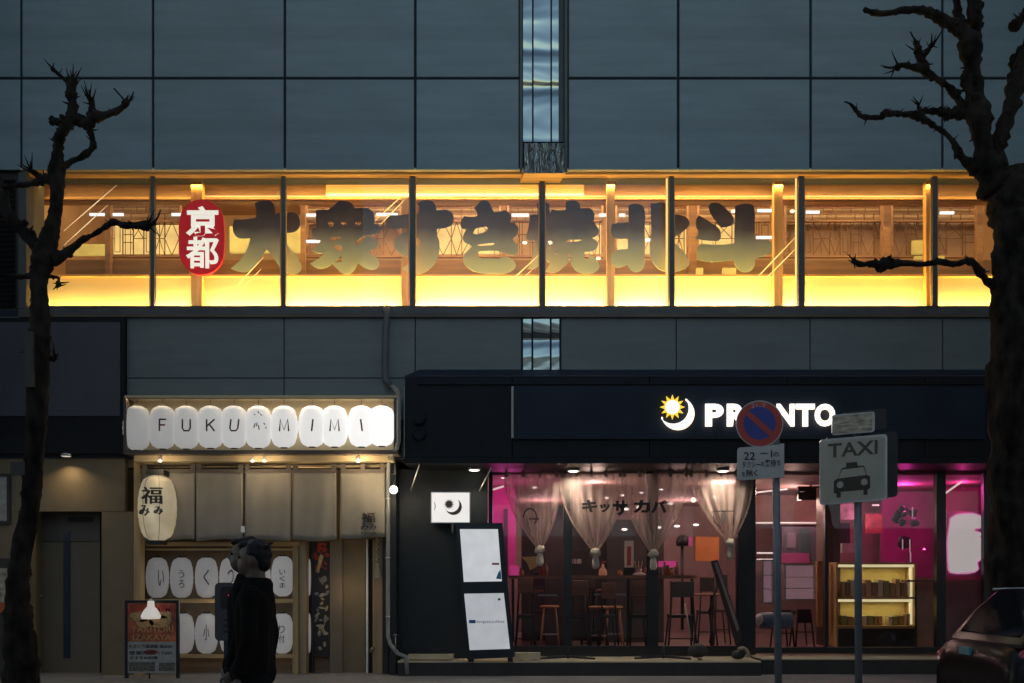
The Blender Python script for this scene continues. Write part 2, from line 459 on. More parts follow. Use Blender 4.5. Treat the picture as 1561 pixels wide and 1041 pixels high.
# light of the strips and the room, with added fill on the characters
for i in range(8):
    x = PX(130 + i * 200, .5)
    e = [22, 46, 74, 84, 84, 76, 50, 36][i] * 0.8
    area('strip_lamp', (x, .53, zb + .01), (R(180 - 14), 0, 0), 2.02, .04, e * 1.35, (1.0, 0.63, 0.15), B)
    area('cove_lamp', (x, .45, zt - .06), (R(30), 0, 0), 2.0, .05, e * .28, (1.0, 0.58, 0.16), B)
    if 0 < i < 6:
        area('letter_lamp', (x, .275, zb + .02), (R(180 + 55), 0, 0), 1.9, .02, 15.0, (1.0, 0.97, 0.80), B)  # added lamp without a fixture, brightening the characters from below
    area('room_lamp', (x, 1.0, 8.4), (R(35), 0, 0), 1.6, .6, e * .9, (1.0, 0.66, 0.34), B)

# ---- lower cladding under the window band
MB().box(-20, 20, 0.012, .3, 3.32, PZ(483, 0) + .1).build('lower_wall', M_joint, B)
xs = [-370, -170, 32, 188, 433, 633, 795]
gl = .008
for a, b in zip(xs[:-1], xs[1:]):
    MB().bbox(PX(a, 0) + gl, PX(b, 0) - gl, 0, .012, PZ(575.5, 0), PZ(483, 0), .003).build('wall_panel', M_lowpanel, B)
    if b < 700: MB().bbox(PX(a, 0) + gl, PX(b, 0) - gl, 0, .012, PZ(640, 0), PZ(577, 0), .003).build('wall_panel', M_lowpanel, B)
xs = [855, 1031, 1235, 1437, 1639, 1839]
for a, b in zip(xs[:-1], xs[1:]):
    MB().bbox(PX(a, 0) + gl, PX(b, 0) - gl, 0, .012, PZ(640, 0), PZ(483, 0), .003).build('wall_panel', M_lowpanel, B)
for (a, b) in ((797.5, 810), (813, 838), (841, 852.5)):
    MB().pbox(a, 486, b, 600, -.004, 0.012).build('gutter_strip', M_chrome, B)

# ---- shuttered bay and blank sign panel at the left end
MB().pbox(-340, 262, 28, 476, 0.10, 0.3).build('louvre_frame', M_dark, B)
for i in range(26):
    y = 272 + i * 7.6
    mb = MB(); z = PZ(y, .06)
    mb.add([(PX(-330, .06), .05, z - .05), (PX(22, .06), .05, z - .05), (PX(22, .06), .095, z), (PX(-330, .06), .095, z),
            (PX(-330, .06), .06, z - .055), (PX(22, .06), .06, z - .055), (PX(22, .06), .105, z - .008), (PX(-330, .06), .105, z - .008)],
           [(0, 1, 2, 3), (4, 7, 6, 5), (0, 4, 5, 1), (1, 5, 6, 2), (2, 6, 7, 3), (3, 7, 4, 0)])
    mb.build('louvre_slat', M_fascia, B)
MB().pbox(28, 262, 40, 470, 0.02, 0.6).build('window_jamb', M_mull, B)

# ------------------------------------------------------------------ ground floor shell
gf = 3.30
MB().box(-20, 20, .3, 9.5, gf, gf + .02 + .2).build('shop_ceiling_slab', M_dark, B)
# left entrance : beige wall, door recess
YW = 0.05
def wallpiece(a, b, c, d, m=M_beige, Y=YW, t=.12, name='entrance_wall'): return MB().pbox(a, b, c, d, Y, Y + t).build(name, m, B)
zdoor = 780
wallpiece(-200, 690, 190, 779.5); wallpiece(155, 780, 213, 1031); wallpiece(-200, 780, 49.5, 1031)
MB().pbox(30, 780, 160, 1031, .62, .7).build('recess_wall', M_beige, B)
MB().pbox(156, 779, 158, 1031, .175, .62).build('recess_wall', M_beige, B)
MB().pbox(47, 779, 49, 1031, .175, .62).build('recess_wall', M_beige, B)

door = thing('entrance_door', (PX(102, .5), .5, 0), 'beige flush door with narrow dark glass strip and lever handle at far left', 'door')
MB().pbox(50, 826, 152, 1030, .5, .55).build('door_leaf', M_beige2, door)
MB().pbox(50, 781, 152, 825, .49, .55).build('transom', mat('grey_brown_panel', (0.13, 0.11, 0.09), .5), door)
MB().pbox(104, 788, 140, 796, .47, .49).build('door_closer', M_dark, door)
M_dglass = mat('dark_blue_glass', (0.02, 0.035, 0.05), 0.08, var=0.2, bump=0.02, spec=0.8)
MB().pbox(96.5, 810, 106, 1003, .47, .5).build('glass_strip', M_dglass, door)
h = MB().pbox(51, 895, 56, 922, .485, .5).build('handle_plate', M_steel, door)
MB().tube([P(53.5, 908, .485), P(53.5, 908, .43), P(65, 908, .43)], .008, 8).build('handle_lever', M_steel, h)
MB().pbox(53, 930, 62, 936, .49, .5).build('lock', M_steel, door)
MB().pbox(62, 847, 82, 849, .495, .5).build('name_plate', M_steel, door)

sp = thing('blank_sign_panel', (PX(90, -.05), 0, PZ(690, 0)), 'large blank grey sign panel above the beige door at far left', 'sign panel')
MB().pbox(-300, 484, 190, 691, -.10, .0).build('panel_frame', M_fascia, sp)
MB().pbox(-300, 491, 183, 634, -.125, -.101).build('panel_face', mat('grey_sign_face', (0.06, 0.058, 0.072), .45, var=.1, vs=2), sp)

dl = thing('ceiling_downlight', P(101, 694, -.1), 'round flush downlight above the beige door', 'light', 'round downlights under the canopies')
MB().lathe(P(101, 692.5, -.1), [(.085, 0.01), (.085, -.02), (.07, -.03)], 20).build('trim_ring', M_steel, dl)
MB().lathe(P(101, 695.5, -.1), [(.066, 0.01), (.066, -.004)], 20).build('lens', glow('dim_lens', (1, .93, .8), .55), dl)
area('downlight_beam', P(101, 698, -.12), (R(-14), 0, 0), .12, .12, 3.6, (1, .74, .42), dl, 140)

fp = thing('framed_poster', P(-20, 798, .03), 'framed pale poster on the wall behind the left tree trunk', 'poster')
MB().pbox(-60, 722, 15, 799, .0, .045).build('frame', M_dark, fp)
MB().pbox(-56, 727, 10, 794, -.006, .0).build('sheet', mat('poster_paper', (.35, .33, .31), .6, var=.25, vs=9), fp)
rb = thing('menu_counter', P(-40, 1030, -.3), 'dark counter with small red edged menu board at the far left wall', 'counter')
MB().pbox(-120, 851, 20, 1026, -.25, .04).build('cabinet', M_dark, rb)
MB().pbox(-60, 866, 13, 918, -.27, -.25).build('menu_sheet', mat('menu_sheet', (.4, .33, .25), .6, var=.5, vs=11), rb)
MB().pbox(-60, 918, 13, 934, -.275, -.25).build('menu_band', mat('orange_red', (.45, .08, .02), .6), rb)

# ------------------------------------------------------------------ lantern sign box
LB = thing('lantern_sign_box', (PX(397, -.4), -.2, PZ(692, -.4)), 'open beige sign box holding the row of white lettered lanterns', 'sign box')
M_boxin = mat('sign_box_cream', (0.62, 0.50, 0.30), .6, var=.06)
MB().pbox(192, 609, 600, 686, -.05, -.02).build('back_board', M_boxin, LB)
MB().pbox(190, 602.5, 606, 606, -.36, -.02).build('top_board', M_boxin, LB)
MB().pbox(194, 606.3, 602, 607.5, -.35, -.33).build('hanging_rail', M_sill, LB)
MB().pbox(188, 606, 192, 690, -.34, -.02).build('side_board', M_sill, LB)
MB().pbox(600.5, 606, 605.5, 690, -.34, -.02).build('side_board', M_mull, LB)
MB().pbox(188, 686.5, 606, 692, -.38, -.02).build('bottom_board', M_sill, LB)
MB().box(PX(200, -.3), PX(598, -.3), -.2, .0, PZ(703, -.2), PZ(694, -.2)).build('light_beam_board', M_boxin, LB)

def lantern_prof(h, r):
    pr = [(r * .34, h)]
    n = 16
    for i in range(n + 1):
        t = i / n; a = math.pi * (t - .5)
        rr = r * (abs(math.cos(a)) ** .36) * .66 + r * .34
        z = h - t * h
        if 0 < i < n: rr *= 1 - .026 * (i % 2)
        pr.append((max(rr, r * .34), z))
    pr.append((r * .34, 0))
    return pr
chars = [('', 209, 616, 687), ('F', 248, 616, 685), ('U', 284, 616, 685), ('K', 321, 616, 684), ('U', 357, 616, 684), ('福', 394, 616, 684),
         ('M', 433, 616, 683), ('I', 476, 616, 682), ('M', 510, 616, 682), ('I', 551, 616, 682), ('', 582, 616, 681)]
names = ['blank white lantern at the left end of the lettered sign row', 'white sign lantern lettered F beside the blank left end one',
         'white sign lantern lettered U between the F and the K', 'white sign lantern lettered K between two letter U lanterns', 'white sign lantern lettered U just right of the K',
         'white sign lantern with faint worn brush mark between U and M', 'white sign lantern lettered M right after the worn brush mark', 'white sign lantern lettered I between the two M lanterns',
         'white sign lantern lettered M between two letter I lanterns', 'white sign lantern lettered I just before the blank right end one', 'blank white lantern at the right end of the lettered sign row']
M_letter = mat('letter_brown', (0.09, 0.03, 0.02), .6, bump=0)
for i, (ch, cx, t, bt) in enumerate(chars):
    Y = -.2
    e = [.22, .25, .29, .35, .41, .49, .58, .68, .78, .88, .95][i]  # glow lowered toward the left to imitate edge darkening
    L = thing('sign_lantern', P(cx, bt, Y), names[i], 'lantern', 'white lanterns in the lettered sign box')
    z0 = PZ(bt - 1, Y); hgt = PZ(t + 3, Y) - z0
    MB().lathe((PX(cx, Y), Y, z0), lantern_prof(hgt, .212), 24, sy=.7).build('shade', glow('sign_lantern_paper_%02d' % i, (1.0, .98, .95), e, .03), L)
    MB().lathe((PX(cx, Y), Y, z0 + hgt), [(.075, 0), (.078, .012), (.06, .02)], 16, sy=.7).build('top_ring', M_sill, L)
    MB().lathe((PX(cx, Y), Y, z0 - .012), [(.05, 0), (.06, .012)], 16, sy=.7).build('bottom_ring', M_sill, L)
    MB().tube([(PX(cx, Y), Y, z0 + hgt + .015), (PX(cx, Y), Y, PZ(606, Y))], .004, 6).build('hook', M_sill, L)
    if ch and ch != '福':
        w = {'I': 3, 'M': 14, 'F': 10, 'U': 12, 'K': 12}[ch]
        st_ = {'F': [((0, 0), (0, 1)), ((0, 1), (1, 1)), ((0, .52), (.85, .52))], 'U': [((0, 1), (0, .25), (.2, .03), (.8, .03), (1, .25), (1, 1))],
               'K': [((0, 0), (0, 1)), ((0, .4), (1, 1)), ((.3, .6), (1, 0))], 'M': [((0, 0), (.1, 1), (.5, .1), (.9, 1), (1, 0))], 'I': [((.5, 0), (.5, 1))]}[ch]
        tl_ = {3: 0, 4: .12, 7: .12, 9: -.14}.get(i, 0)
        mb = MB()
        for ln in st_: mb.tube([P(cx - w / 2 + w * u + tl_ * 18 * (v - .5), 657 - 18 * v, Y - .152) for u, v in ln], .0125, 6)
        mb.build('letter', M_letter, L)
    elif ch:
        mb = MB()
        for a in (((393, 627), (395, 630)), ((387, 631), (389, 632)), ((397, 631), (399, 633)), ((389, 645), (387, 652)), ((392, 644), (391, 650)), ((394, 648), (395, 655)), ((402, 645), (404, 647)), ((405, 651), (406, 653))):
            mb.tube([P(a[0][0], a[0][1], Y - .15), P(a[1][0], a[1][1], Y - .15)], .008, 6)
        mb.build('brush_mark', mat('grey_ink', (.12, .12, .12), .6), L)
area('box_lamp', (PX(480, -.2), -.28, PZ(609, -.2)), (R(-20), 0, 0), 2.2, .05, 11.0, (1, .76, .42), LB)
area('box_lamp', (PX(280, -.2), -.28, PZ(609, -.2)), (R(-20), 0, 0), 1.6, .05, 4.0, (1, .76, .42), LB)
for k, (bx, e) in enumerate(((244, 1.2), (385, 1.0), (403, 1.0), (546, 5))):
    b_ = thing('bulb', P(bx, 702, -.25), ['small round bulb above the big paper lantern', 'left one of two bulbs above the curtains', 'right one of two bulbs above the curtains', 'brightest small bulb above the right end curtain'][k], 'bulb', 'small bulbs under the sign box')
    MB().ball(P(bx, 702.5, -.25), .028, 12, (1.2, 1, .8)).build('globe', glow('bulb_glow_%d' % k, (1, .9, .72), 1.0 + e * .6), b_)
    MB().tube([P(bx, 700, -.25), P(bx, 693.5, -.25)], .012, 8).build('socket', M_steel, b_)
    point('bulb_light', P(bx, 712, -.42), e * 1.6 + 1.5, (1, .76, .45), .03, b_)

# ------------------------------------------------------------------ yakitori shop front
S = thing('wooden_shopfront', (PX(400, .5), .5, 0), 'beige and pine shopfront with lantern racks below the lettered sign', 'shopfront')
MB().pbox(204, 703, 214, 1031, .02, .2).build('pine_post', M_pinez, S)
MB().pbox(190, 693, 602, 712, .2, .3).build('head_beam', M_boxin, S)
MB().pbox(204, 826, 460, 832.5, .28, .4).build('cross_rail', M_pine, S)
MB().pbox(214, 836, 458, 839, .30, .4).build('cross_rail', M_pine, S)
MB().pbox(214, 913, 458, 919, .30, .4).build('cross_rail', M_pine, S)
MB().pbox(214, 998, 458, 1003, .30, .4).build('cross_rail', M_pine, S)
MB().pbox(446, 832, 455, 1031, .26, .40).build('pine_post', M_pinez, S)
MB().pbox(456.5, 826, 466.5, 1031, .2, .42).build('pine_post', wood('grey_pine', (.30, .22, .13), 'z'), S)
MB().pbox(466.7, 826, 474, 1031, .45, .5).build('dark_slot', M_dark, S)
MB().pbox(475, 826, 477.5, 1031, .40, .5).build('door_post', M_dark, S)
MB().pbox(190, 700, 660, 1031, 1.5, 1.6).build('inner_wall', M_beige, S)
MB().pbox(214, 835, 460, 1031, .62, .7).build('rack_back', mat('brown_board', (.20, .145, .09), .7, var=.15), S)
MB().pbox(503, 824, 522, 1031, .42, .5).build('sliding_door', M_beige2, S)
MB().pbox(523, 824, 557, 1031, .5, .56).build('sliding_door', M_beige, S)
MB().pbox(558, 822, 561, 1031, .38, .5).build('door_post', M_white, S)
MB().pbox(562, 822, 567, 1031, .46, .5).build('dark_slot', mat('dark_red_slot', (.03, .008, .006), .6), S)
MB().pbox(568, 822, 583, 1031, .3, .42).build('wooden_jamb', wood('tan_jamb', (.36, .25, .14), 'z'), S)
MB().pbox(584, 700, 592, 1031, .25, .5).build('dark_jamb', M_dark, S)
MB().pbox(214, 1003, 446, 1031, .5, .6).build('base_board', M_brown, S)
MB().pbox(340, 995, 560, 1031, .60, .66).build('base_board', M_brown, S)

# generic printed panel beside the door
pp = thing('printed_panel', P(490, 1000, .45), 'narrow tall colourful woodblock style printed panel beside the sliding door', 'poster')
MB().pbox(477.6, 826, 502.8, 1001, .43, .47).build('board', mat('panel_black', (.025, .02, .02), .5), pp)
cr = [mat('print_red', (.35, .03, .02), .6), mat('print_tan', (.42, .30, .16), .6), mat('print_grey', (.22, .2, .19), .6), mat('print_cream', (.40, .35, .26), .6)]
r2 = random.Random(3)
for ci, n in ((0, 26), (1, 12), (2, 14), (3, 12)):
    mb = MB()
    for k in range(n):
        cy = {0: r2.uniform(829, 872), 1: r2.uniform(870, 1000), 2: r2.uniform(860, 990), 3: r2.uniform(865, 998)}[ci]
        cx = r2.uniform(481, 500); q = 7 if ci else 5
        a = r2.uniform(0, 3.1); w = r2.uniform(1.2, 3.2); h = r2.uniform(2, q)
        pts = []
        for t in range(7):
            u = 2 * math.pi * t / 7; rr = r2.uniform(.7, 1.1)
            x = w * rr * math.cos(u); z = h * rr * math.sin(u)
            X_ = min(502.5, max(478, cx + x * math.cos(a) - z * math.sin(a))); Z_ = cy + x * math.sin(a) + z * math.cos(a)
            pts.append((PX(X_, .43), PZ(min(999, Z_), .43)))
        mb.prism(pts, .4285 - ci * .001 - k * .00002, .4297)
    tag(mb.build('print_blot', cr[ci], pp), kind='stuff')
mb = MB(); mb.tube([P(483, 872, .427), P(491, 846, .427)], .03, 8); mb.build('print_stroke', cr[1], pp)

# rack lanterns
M_ls = [glow('rack_lantern_paper_%d' % k, (1.0, .97, .96), e, .03) for k, e in enumerate((.10, .11, .12, .13, .145, .16))]  # paper glow kept low, weakest at the left, imitating edge darkening
spots = [(240, 851, 911, 0, 'い'), (277, 851, 911, 0, 'うろ'), (315, 850, 911, 1, 'く'), (352, 850, 911, 1, 'つ'), (395, 850, 911, 2, ''), (431, 850, 909, 2, 'いくま'),
         (241, 936, 997, 0, ''), (279, 935, 996, 0, ''), (315, 934, 996, 1, '小'), (352, 934, 996, 1, ''), (395, 934, 996, 2, ''), (430, 935, 996, 2, 'り付')]
lab = ['upper rack lantern at the left end above the poster stand', 'upper rack lantern second from the left end', 'upper rack lantern third from the left end', 'upper rack lantern above the parking meter', 'upper rack lantern hidden behind the walkers', 'upper rack lantern right of the walkers by the pine post',
       'lower rack lantern hidden by the red poster stand', 'lower rack lantern just right of the red poster stand', 'lower rack lantern with a small brush mark left of the parking meter', 'lower rack lantern behind the parking meter post', 'lower rack lantern hidden behind the walkers', 'lower rack lantern right of the walkers by the pine post']
proto = None
for i, (cx, t, bt, k, ch) in enumerate(spots):
    Y = .45
    z0 = PZ(bt, Y); H = PZ(850, Y) - PZ(911, Y)
    if proto is None:
        proto = thing('rack_lantern', P(cx, bt, Y), lab[i], 'lantern', 'white lanterns in the wooden rack')
        MB().lathe((PX(cx, Y), Y, z0), lantern_prof(H, .182), 20, sy=.75).build('shade', M_ls[0], proto)
        MB().lathe((PX(cx, Y), Y, z0 + H), [(.06, 0), (.06, .02)], 12).build('top_ring', M_dark, proto)
        MB().tube([(PX(cx, Y) - .05, Y, z0 + H + .01), (PX(cx, Y), Y, z0 + H + .08), (PX(cx, Y) + .05, Y, z0 + H + .01)], .004, 5).build('wire', M_dark, proto)
        L = proto
    else:
        L = copy_tree(proto, None, P(cx, bt, Y) - P(spots[0][0], spots[0][2], Y))
        L['label'] = lab[i]
        s_ = [c for c in kids(L) if c.name.startswith('shade')][0]
        s_.data = s_.data.copy(); s_.data.materials[0] = M_ls[min(5, i % 6)]
for i, (cx, t, bt, k, ch) in enumerate(spots):
    L = [o for o in bpy.data.objects if o.get('label') == lab[i]][0]
    if i in (4,): continue
    if ch:
        dx = 6 if i in (0,) else 0
        n = len(ch)
        for q, c_ in enumerate(ch):
            yy = t + 18 + q * (30 / max(1, n)); 
            text(c_, cx - 5 + dx, yy, cx + 4 + dx, yy + 24 / n, .45 - .142, mat('grey_brush_ink', (.10, .09, .09), .6), 'brush_mark', L, ext=.004)
for j, (py0, py1) in enumerate(((852, 908), (935, 995))):
    L = thing('wall_lantern', P(471, py1, .43), ['narrow upper lantern in the slot right of the pine post', 'narrow lower lantern in the slot right of the pine post'][j], 'lantern', 'white lanterns in the slot beside the printed panel')
    MB().lathe(P(471, py1, .43), lantern_prof(PZ(py0, .43) - PZ(py1, .43), .12), 16, sx=.28, sy=.3).build('shade', M_ls[3], L)
    MB().tube([P(471, py0, .43), P(471, py0 - 14, .43)], .003, 5).build('wire', M_dark, L)
# big paper lantern
BL = thing('large_paper_lantern', P(240, 827, -.12), 'large cream paper lantern with black brush writing left of the curtains', 'lantern')
Yb = -.12; z0 = PZ(824, Yb); H = PZ(725, Yb) - z0
MB().lathe((PX(240, Yb), Yb, z0), lantern_prof(H, .285), 28).build('shade', None or glow('cream_paper', (1.0, .84, .55), .24, .3), BL)
point('lantern_core', (PX(240, Yb) + .02, Yb - .5, z0 + H * .45), .9, (.95, .95, 1.0), .1, BL)  # point light standing in front of the paper shade
for k in (-1, 1):
    mb = MB(); pr = lantern_prof(H, .289)
    a = R(-90 + k * 26)
    mb.tube([(PX(240, Yb) + r_ * math.cos(a), Yb + r_ * math.sin(a), z0 + z_) for r_, z_ in pr], .0035, 5)
    mb.build('seam', M_sill, BL)
MB().box(PX(227, Yb), PX(254, Yb), Yb - .13, Yb + .13, z0 + H, z0 + H + .075).build('top_cap', M_ink, BL)
MB().box(PX(228, Yb), PX(251, Yb), Yb - .12, Yb + .12, z0 - .06, z0).build('bottom_cap', M_ink, BL)
mb = MB().tube([P(232, 716, Yb), P(240, 700, Yb), P(249, 716, Yb)], .005, 6); mb.build('hanger', M_dark, BL)
for t_, bx in (('福', (216, 742, 247, 768)), ('み', (213, 770, 228, 786)), ('み', (235, 772, 248, 784))):
    text(t_, bx[0], bx[1], bx[2], bx[3], Yb - .285, M_ink, 'writing', BL, ext=.03, off=0)

# noren curtains
M_cloth = mat('noren_linen', (.31, .28, .235), .9, var=.08, vs=3, bump=.3, bs=150)
M_band = mat('noren_band', (.15, .125, .11), .9, var=.1, bump=.2, bs=150)
NR = thing('curtain_rod', P(400, 711, -.02), 'long dark rod under the sign box holding the linen curtains', 'rod')
MB().tube([P(214, 710.5, -.02), P(602, 707, -.02)], .012, 8).build('rod', M_dark, NR)
MB().tube([P(575, 708, -.02), P(601, 706, -.02), P(603, 722, -.02), P(596, 723, -.02)], .008, 8).build('bracket', M_steel, NR)
def cloth(x0, x1, y0, y1, Y, amp, ph, m, name, parent, nx=18, nz=12, gather=0):
    vs = []; fs = []
    th = .006
    for side in (0, 1):
        for j in range(nz + 1):
            v = j / nz
            for i in range(nx + 1):
                u = i / nx
                px = x0 + (x1 - x0) * u + gather * v * (u - .5)
                w = amp * (.25 + v) * (math.sin(u * 9 + ph) * .6 + math.sin(u * 17 + ph * 2 + v * 2) * .4)
                vs.append((PX(px, Y), Y + w + (th if side else 0), PZ(y0 + (y1 - y0) * v + 1.5 * math.sin(u * 5 + ph) * v, Y)))
    n = (nx + 1) * (nz + 1)
    for j in range(nz):
        for i in range(nx):
            a = j * (nx + 1) + i
            fs.append((a, a + 1, a + nx + 2, a + nx + 1)); fs.append((n + a, n + a + nx + 1, n + a + nx + 2, n + a + 1))
    for j in range(nz):
        for i in (0, nx):
            a = j * (nx + 1) + i; fs.append((a, a + nx + 1, n + a + nx + 1, n + a))
    for i in range(nx):
        for j in (0, nz):
            a = j * (nx + 1) + i; fs.append((a, n + a, n + a + 1, a + 1))
    mb = MB(); mb.add(vs, fs, True)
    return mb.build(name, m, parent)
nor = [(216, 297.5, -3, 'linen curtain panel at the left end behind the big paper lantern'), (299, 370.5, 0, 'linen curtain panel above and left of the walkers'), (373, 443.5, 0, 'linen curtain panel directly above the walkers heads'),
       (446, 512.5, 0, 'plain darker linen curtain panel above the printed panel'), (519, 587, 2, 'linen curtain panel at the right end with small black brush logo')]
for i, (a, b, gth, lb) in enumerate(nor):
    N = thing('shop_curtain', P((a + b) / 2, 824, 0), lb, 'curtain', 'linen curtains in the shop entrance')
    cloth(a, b, 716, 823 - (0 if i < 4 else 3), .0, .022, i * 1.7, M_cloth, 'cloth', N, gather=gth)
    MB().pbox(a, 715, b, 720.5, -.022, -.004).build('top_band', M_band, N)
    for k in range(2 if i < 4 else 3):
        cx = a + 4 + k * ((b - a - 8) / (1 if i < 4 else 2))
        MB().pbox(cx - 3.5, 707, cx + 3.5, 716, -.04, .0).build('loop', M_band, N)
    if i == 4:
        for t_, bx in (('福', (551, 781, 572, 796)), ('み', (550, 797, 562, 808)), ('み', (563, 798, 574, 808))):
            text(t_, bx[0], bx[1], bx[2], bx[3], -.03, M_ink, 'writing', N, ext=.004, off=.01)
        text('FUKUMIMI', 551, 811, 573, 814, -.03, M_ink, 'writing', N, ext=.004)
    if i in (1, 2):
        cx = [0, 371, 371][i]
tgl = thing('curtain_tag', P(370, 812, -.03), 'small white square tag hanging at the curtain gap above the walkers', 'tag')
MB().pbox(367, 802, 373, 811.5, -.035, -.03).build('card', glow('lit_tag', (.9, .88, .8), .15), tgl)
MB().tube([P(370, 802, -.033), P(370, 790, -.033)], .002, 5).build('string', M_dark, tgl)
point('entrance_glow', (PX(470, .3), .25, PZ(745, .3)), 7, (1, .72, .40), .1, S)
point('entrance_glow', (PX(530, .3), .1, PZ(900, .3)), 2.2, (1, .76, .46), .2, S)
point('entrance_glow', (PX(330, .3), .12, PZ(925, .3)), 1.0, (1, .8, .6), .2, S)

# globe wall lamp beside pipe
gl_ = thing('globe_lamp', P(600, 746, -.2), 'bright round white globe lamp on the wall right of the linen curtains', 'lamp')
MB().ball(P(600, 746.5, -.2), .062, 16).build('globe', glow('globe_glow', (1, .92, .78), 5.0), gl_)
MB().tube([P(600, 740, -.2), P(601, 735, -.16), P(602, 733, .0)], .012, 8).build('arm', M_dark, gl_)
point('globe_light', P(600, 747, -.28), 11.0, (1, .80, .50), .06, gl_)

ch_ = thing('door_charm', P(576, 885, .28), 'pale hanging charm of folded slips on the tan door jamb', 'charm')
mb = MB()
for k in range(9): mb.ball(P(575.5 + (k % 2) * 2 - 1, 822 + k * 3.8, .27), .022, 8, (1, .6, 1), .2)
mb.build('slips', mat('pale_straw', (.45, .38, .27), .7), ch_)
MB().pbox(572, 858, 578, 868, .26, .28).build('card', mat('pale_card', (.42, .36, .26), .7), ch_)
MB().pbox(571, 868, 579, 881, .255, .28).build('card', mat('pale_card', (.42, .36, .26), .7), ch_)
dh = thing('door_wedge', P(568, 993, .22), 'small pale tilted handle on the tan door jamb near the ground', 'handle')
MB().tube([P(564, 994, .22), P(570, 987, .22)], .03, 8).build('grip', M_beige2, dh)

# drain pipe
M_pipe = mat('pipe_paint', (.28, .27, .25), .5, var=.12, bump=.05)
DP = thing('drain_pipe', P(598, 1020, -.15), 'tall painted drain pipe with bends between the two shops', 'pipe')
MB().tube([P(589, 470, -.1), P(590, 478, -.13), P(587.5, 500, -.13), P(586.5, 560, -.13), P(588, 580, -.13), P(597, 590, -.16)], [.05, .045, .052, .052, .052, .05], 12).build('upper_pipe', mat('pipe_dark', (.10, .115, .12), .5), DP)
MB().ball(P(589, 470, -.1), .052, 12).build('pipe_cap', M_orange, DP)
MB().tube([P(597, 588, -.38), P(606, 596, -.4), P(608, 605, -.4), P(608, 672, -.4), P(605, 683, -.38), P(595, 694, -.3), P(592, 702, -.1), P(591.5, 730, -.02), P(591.5, 970, -.02), P(595, 982, -.06), P(606, 996, -.1), P(619, 1001, -.12), P(621, 1028, -.12)],
          .032, 12).build('lower_pipe', M_pipe, DP)
for y in (760, 850, 940): MB().lathe(P(591.5, y, -.02), [(.04, -.01), (.04, .01)], 12).build('clamp', M_steel, DP)
sm = thing('water_tap', P(603, 990, -.2), 'small metal standpipe tap near the ground beside the drain pipe', 'tap')
MB().tube([P(603, 992, -.2), P(603, 970, -.2)], .008, 8).build('stem', M_steel, sm)
MB().lathe(P(603, 968, -.2), [(.025, -.01), (.03, .01)], 10).build('knob', M_steel, sm)

# poster stand with clip lamp
PS = thing('poster_stand', (PX(231, -.75), -.75, 0), 'black framed poster stand with red menu poster left of the lantern rack', 'poster stand')
Yp = -.75
def ptop(a, b, c, d, Y0, Y1, m, nm): return MB().pbox(a, b, c, d, Y0, Y1).build(nm, m, PS)
for a in ((190, 915, 194, 1034), (268.5, 915, 272.5, 1034), (194.2, 915, 268.3, 919)): ptop(*a, Yp, Yp + .05, M_black, 'frame')
ptop(194.2, 919.2, 268.3, 978, Yp + .012, Yp + .04, mat('poster_red', (.42, .10, .05), .5, var=.6, vs=5), 'poster')
ptop(194.2, 978.2, 268.3, 1026, Yp + .012, Yp + .04, mat('poster_grey', (.34, .33, .31), .5, var=.15, vs=9), 'poster')
mb = MB()
for (cx, cy, rx, rz) in ((215, 940, 18, 10), (243, 947, 20, 12), (222, 950, 16, 8), (250, 937, 14, 7)):
    mb.lathe(P(cx, cy, Yp + .011), [(rx / 105.6, .001), (rx / 105.6 * .8, -.002)], 16, axis='y', sy=rz / rx)
mb.build('food_print', mat('food_print', (.45, .27, .12), .5, var=.5, vs=22), PS)
M_gold = mat('gold_print', (.55, .33, .14), .5)
text('FUKUMIMI', 197, 922, 265, 933, Yp, mat('print_red2', (.5, .06, .03), .5), 'poster_title', PS, ext=.003, off=.02)
text('YAKITORI', 200, 954, 264, 964, Yp, M_gold, 'poster_title', PS, ext=.003)
text('IZAKAYA', 203, 967, 261, 976, Yp, M_gold, 'poster_title', PS, ext=.003)
tx = [('やきとり居酒屋 福みみ', 196, 982, 262, 988), ('営業時間 17:00', 197, 992, 262, 998), ('おすすめ料理', 198, 1000, 240, 1005)]
for t_, a, b, c, d in tx: text(t_, a, b, c, d, Yp + .008, M_ink, 'small_print', PS, ext=.002)
MB().pbox(196, 1009, 236, 1023, Yp + .006, Yp + .011).build('small_print', mat('print_brown', (.12, .11, .09), .5, var=.8, vs=40), PS)
MB().pbox(242, 1010, 266, 1023, Yp + .006, Yp + .011).build('small_print', mat('print_brown', (.12, .11, .09), .5), PS)
MB().lathe(P(230, 994, Yp + .009), [(.10, .001), (.095, -.002)], 20, axis='y', sy=.36).build('oval_print', mat('print_maroon', (.22, .03, .03), .5), PS)
MB().tube([P(228, 1034, Yp + .3), P(228, 925, Yp + .06)], .012, 8).build('rear_strut', M_black, PS)
cl = thing('clip_lamp', P(231, 935, Yp - .12), 'white glaring clip lamp over the top edge of the red poster', 'lamp')
MB().lathe(P(230, 937, Yp - .10), [(.125, -.06), (.14, -.02), (.10, .06), (.05, .12), (.045, .20)], 18).build('shade', glow('clip_glow', (1, .92, .84), .42), cl)
MB().tube([P(230, 915, Yp - .10), P(231, 912, Yp + .0)], .02, 8).build('clip', M_steel, cl)
point('clip_light', P(231, 941, Yp - .16), .35, (1, .85, .7), .03, cl)

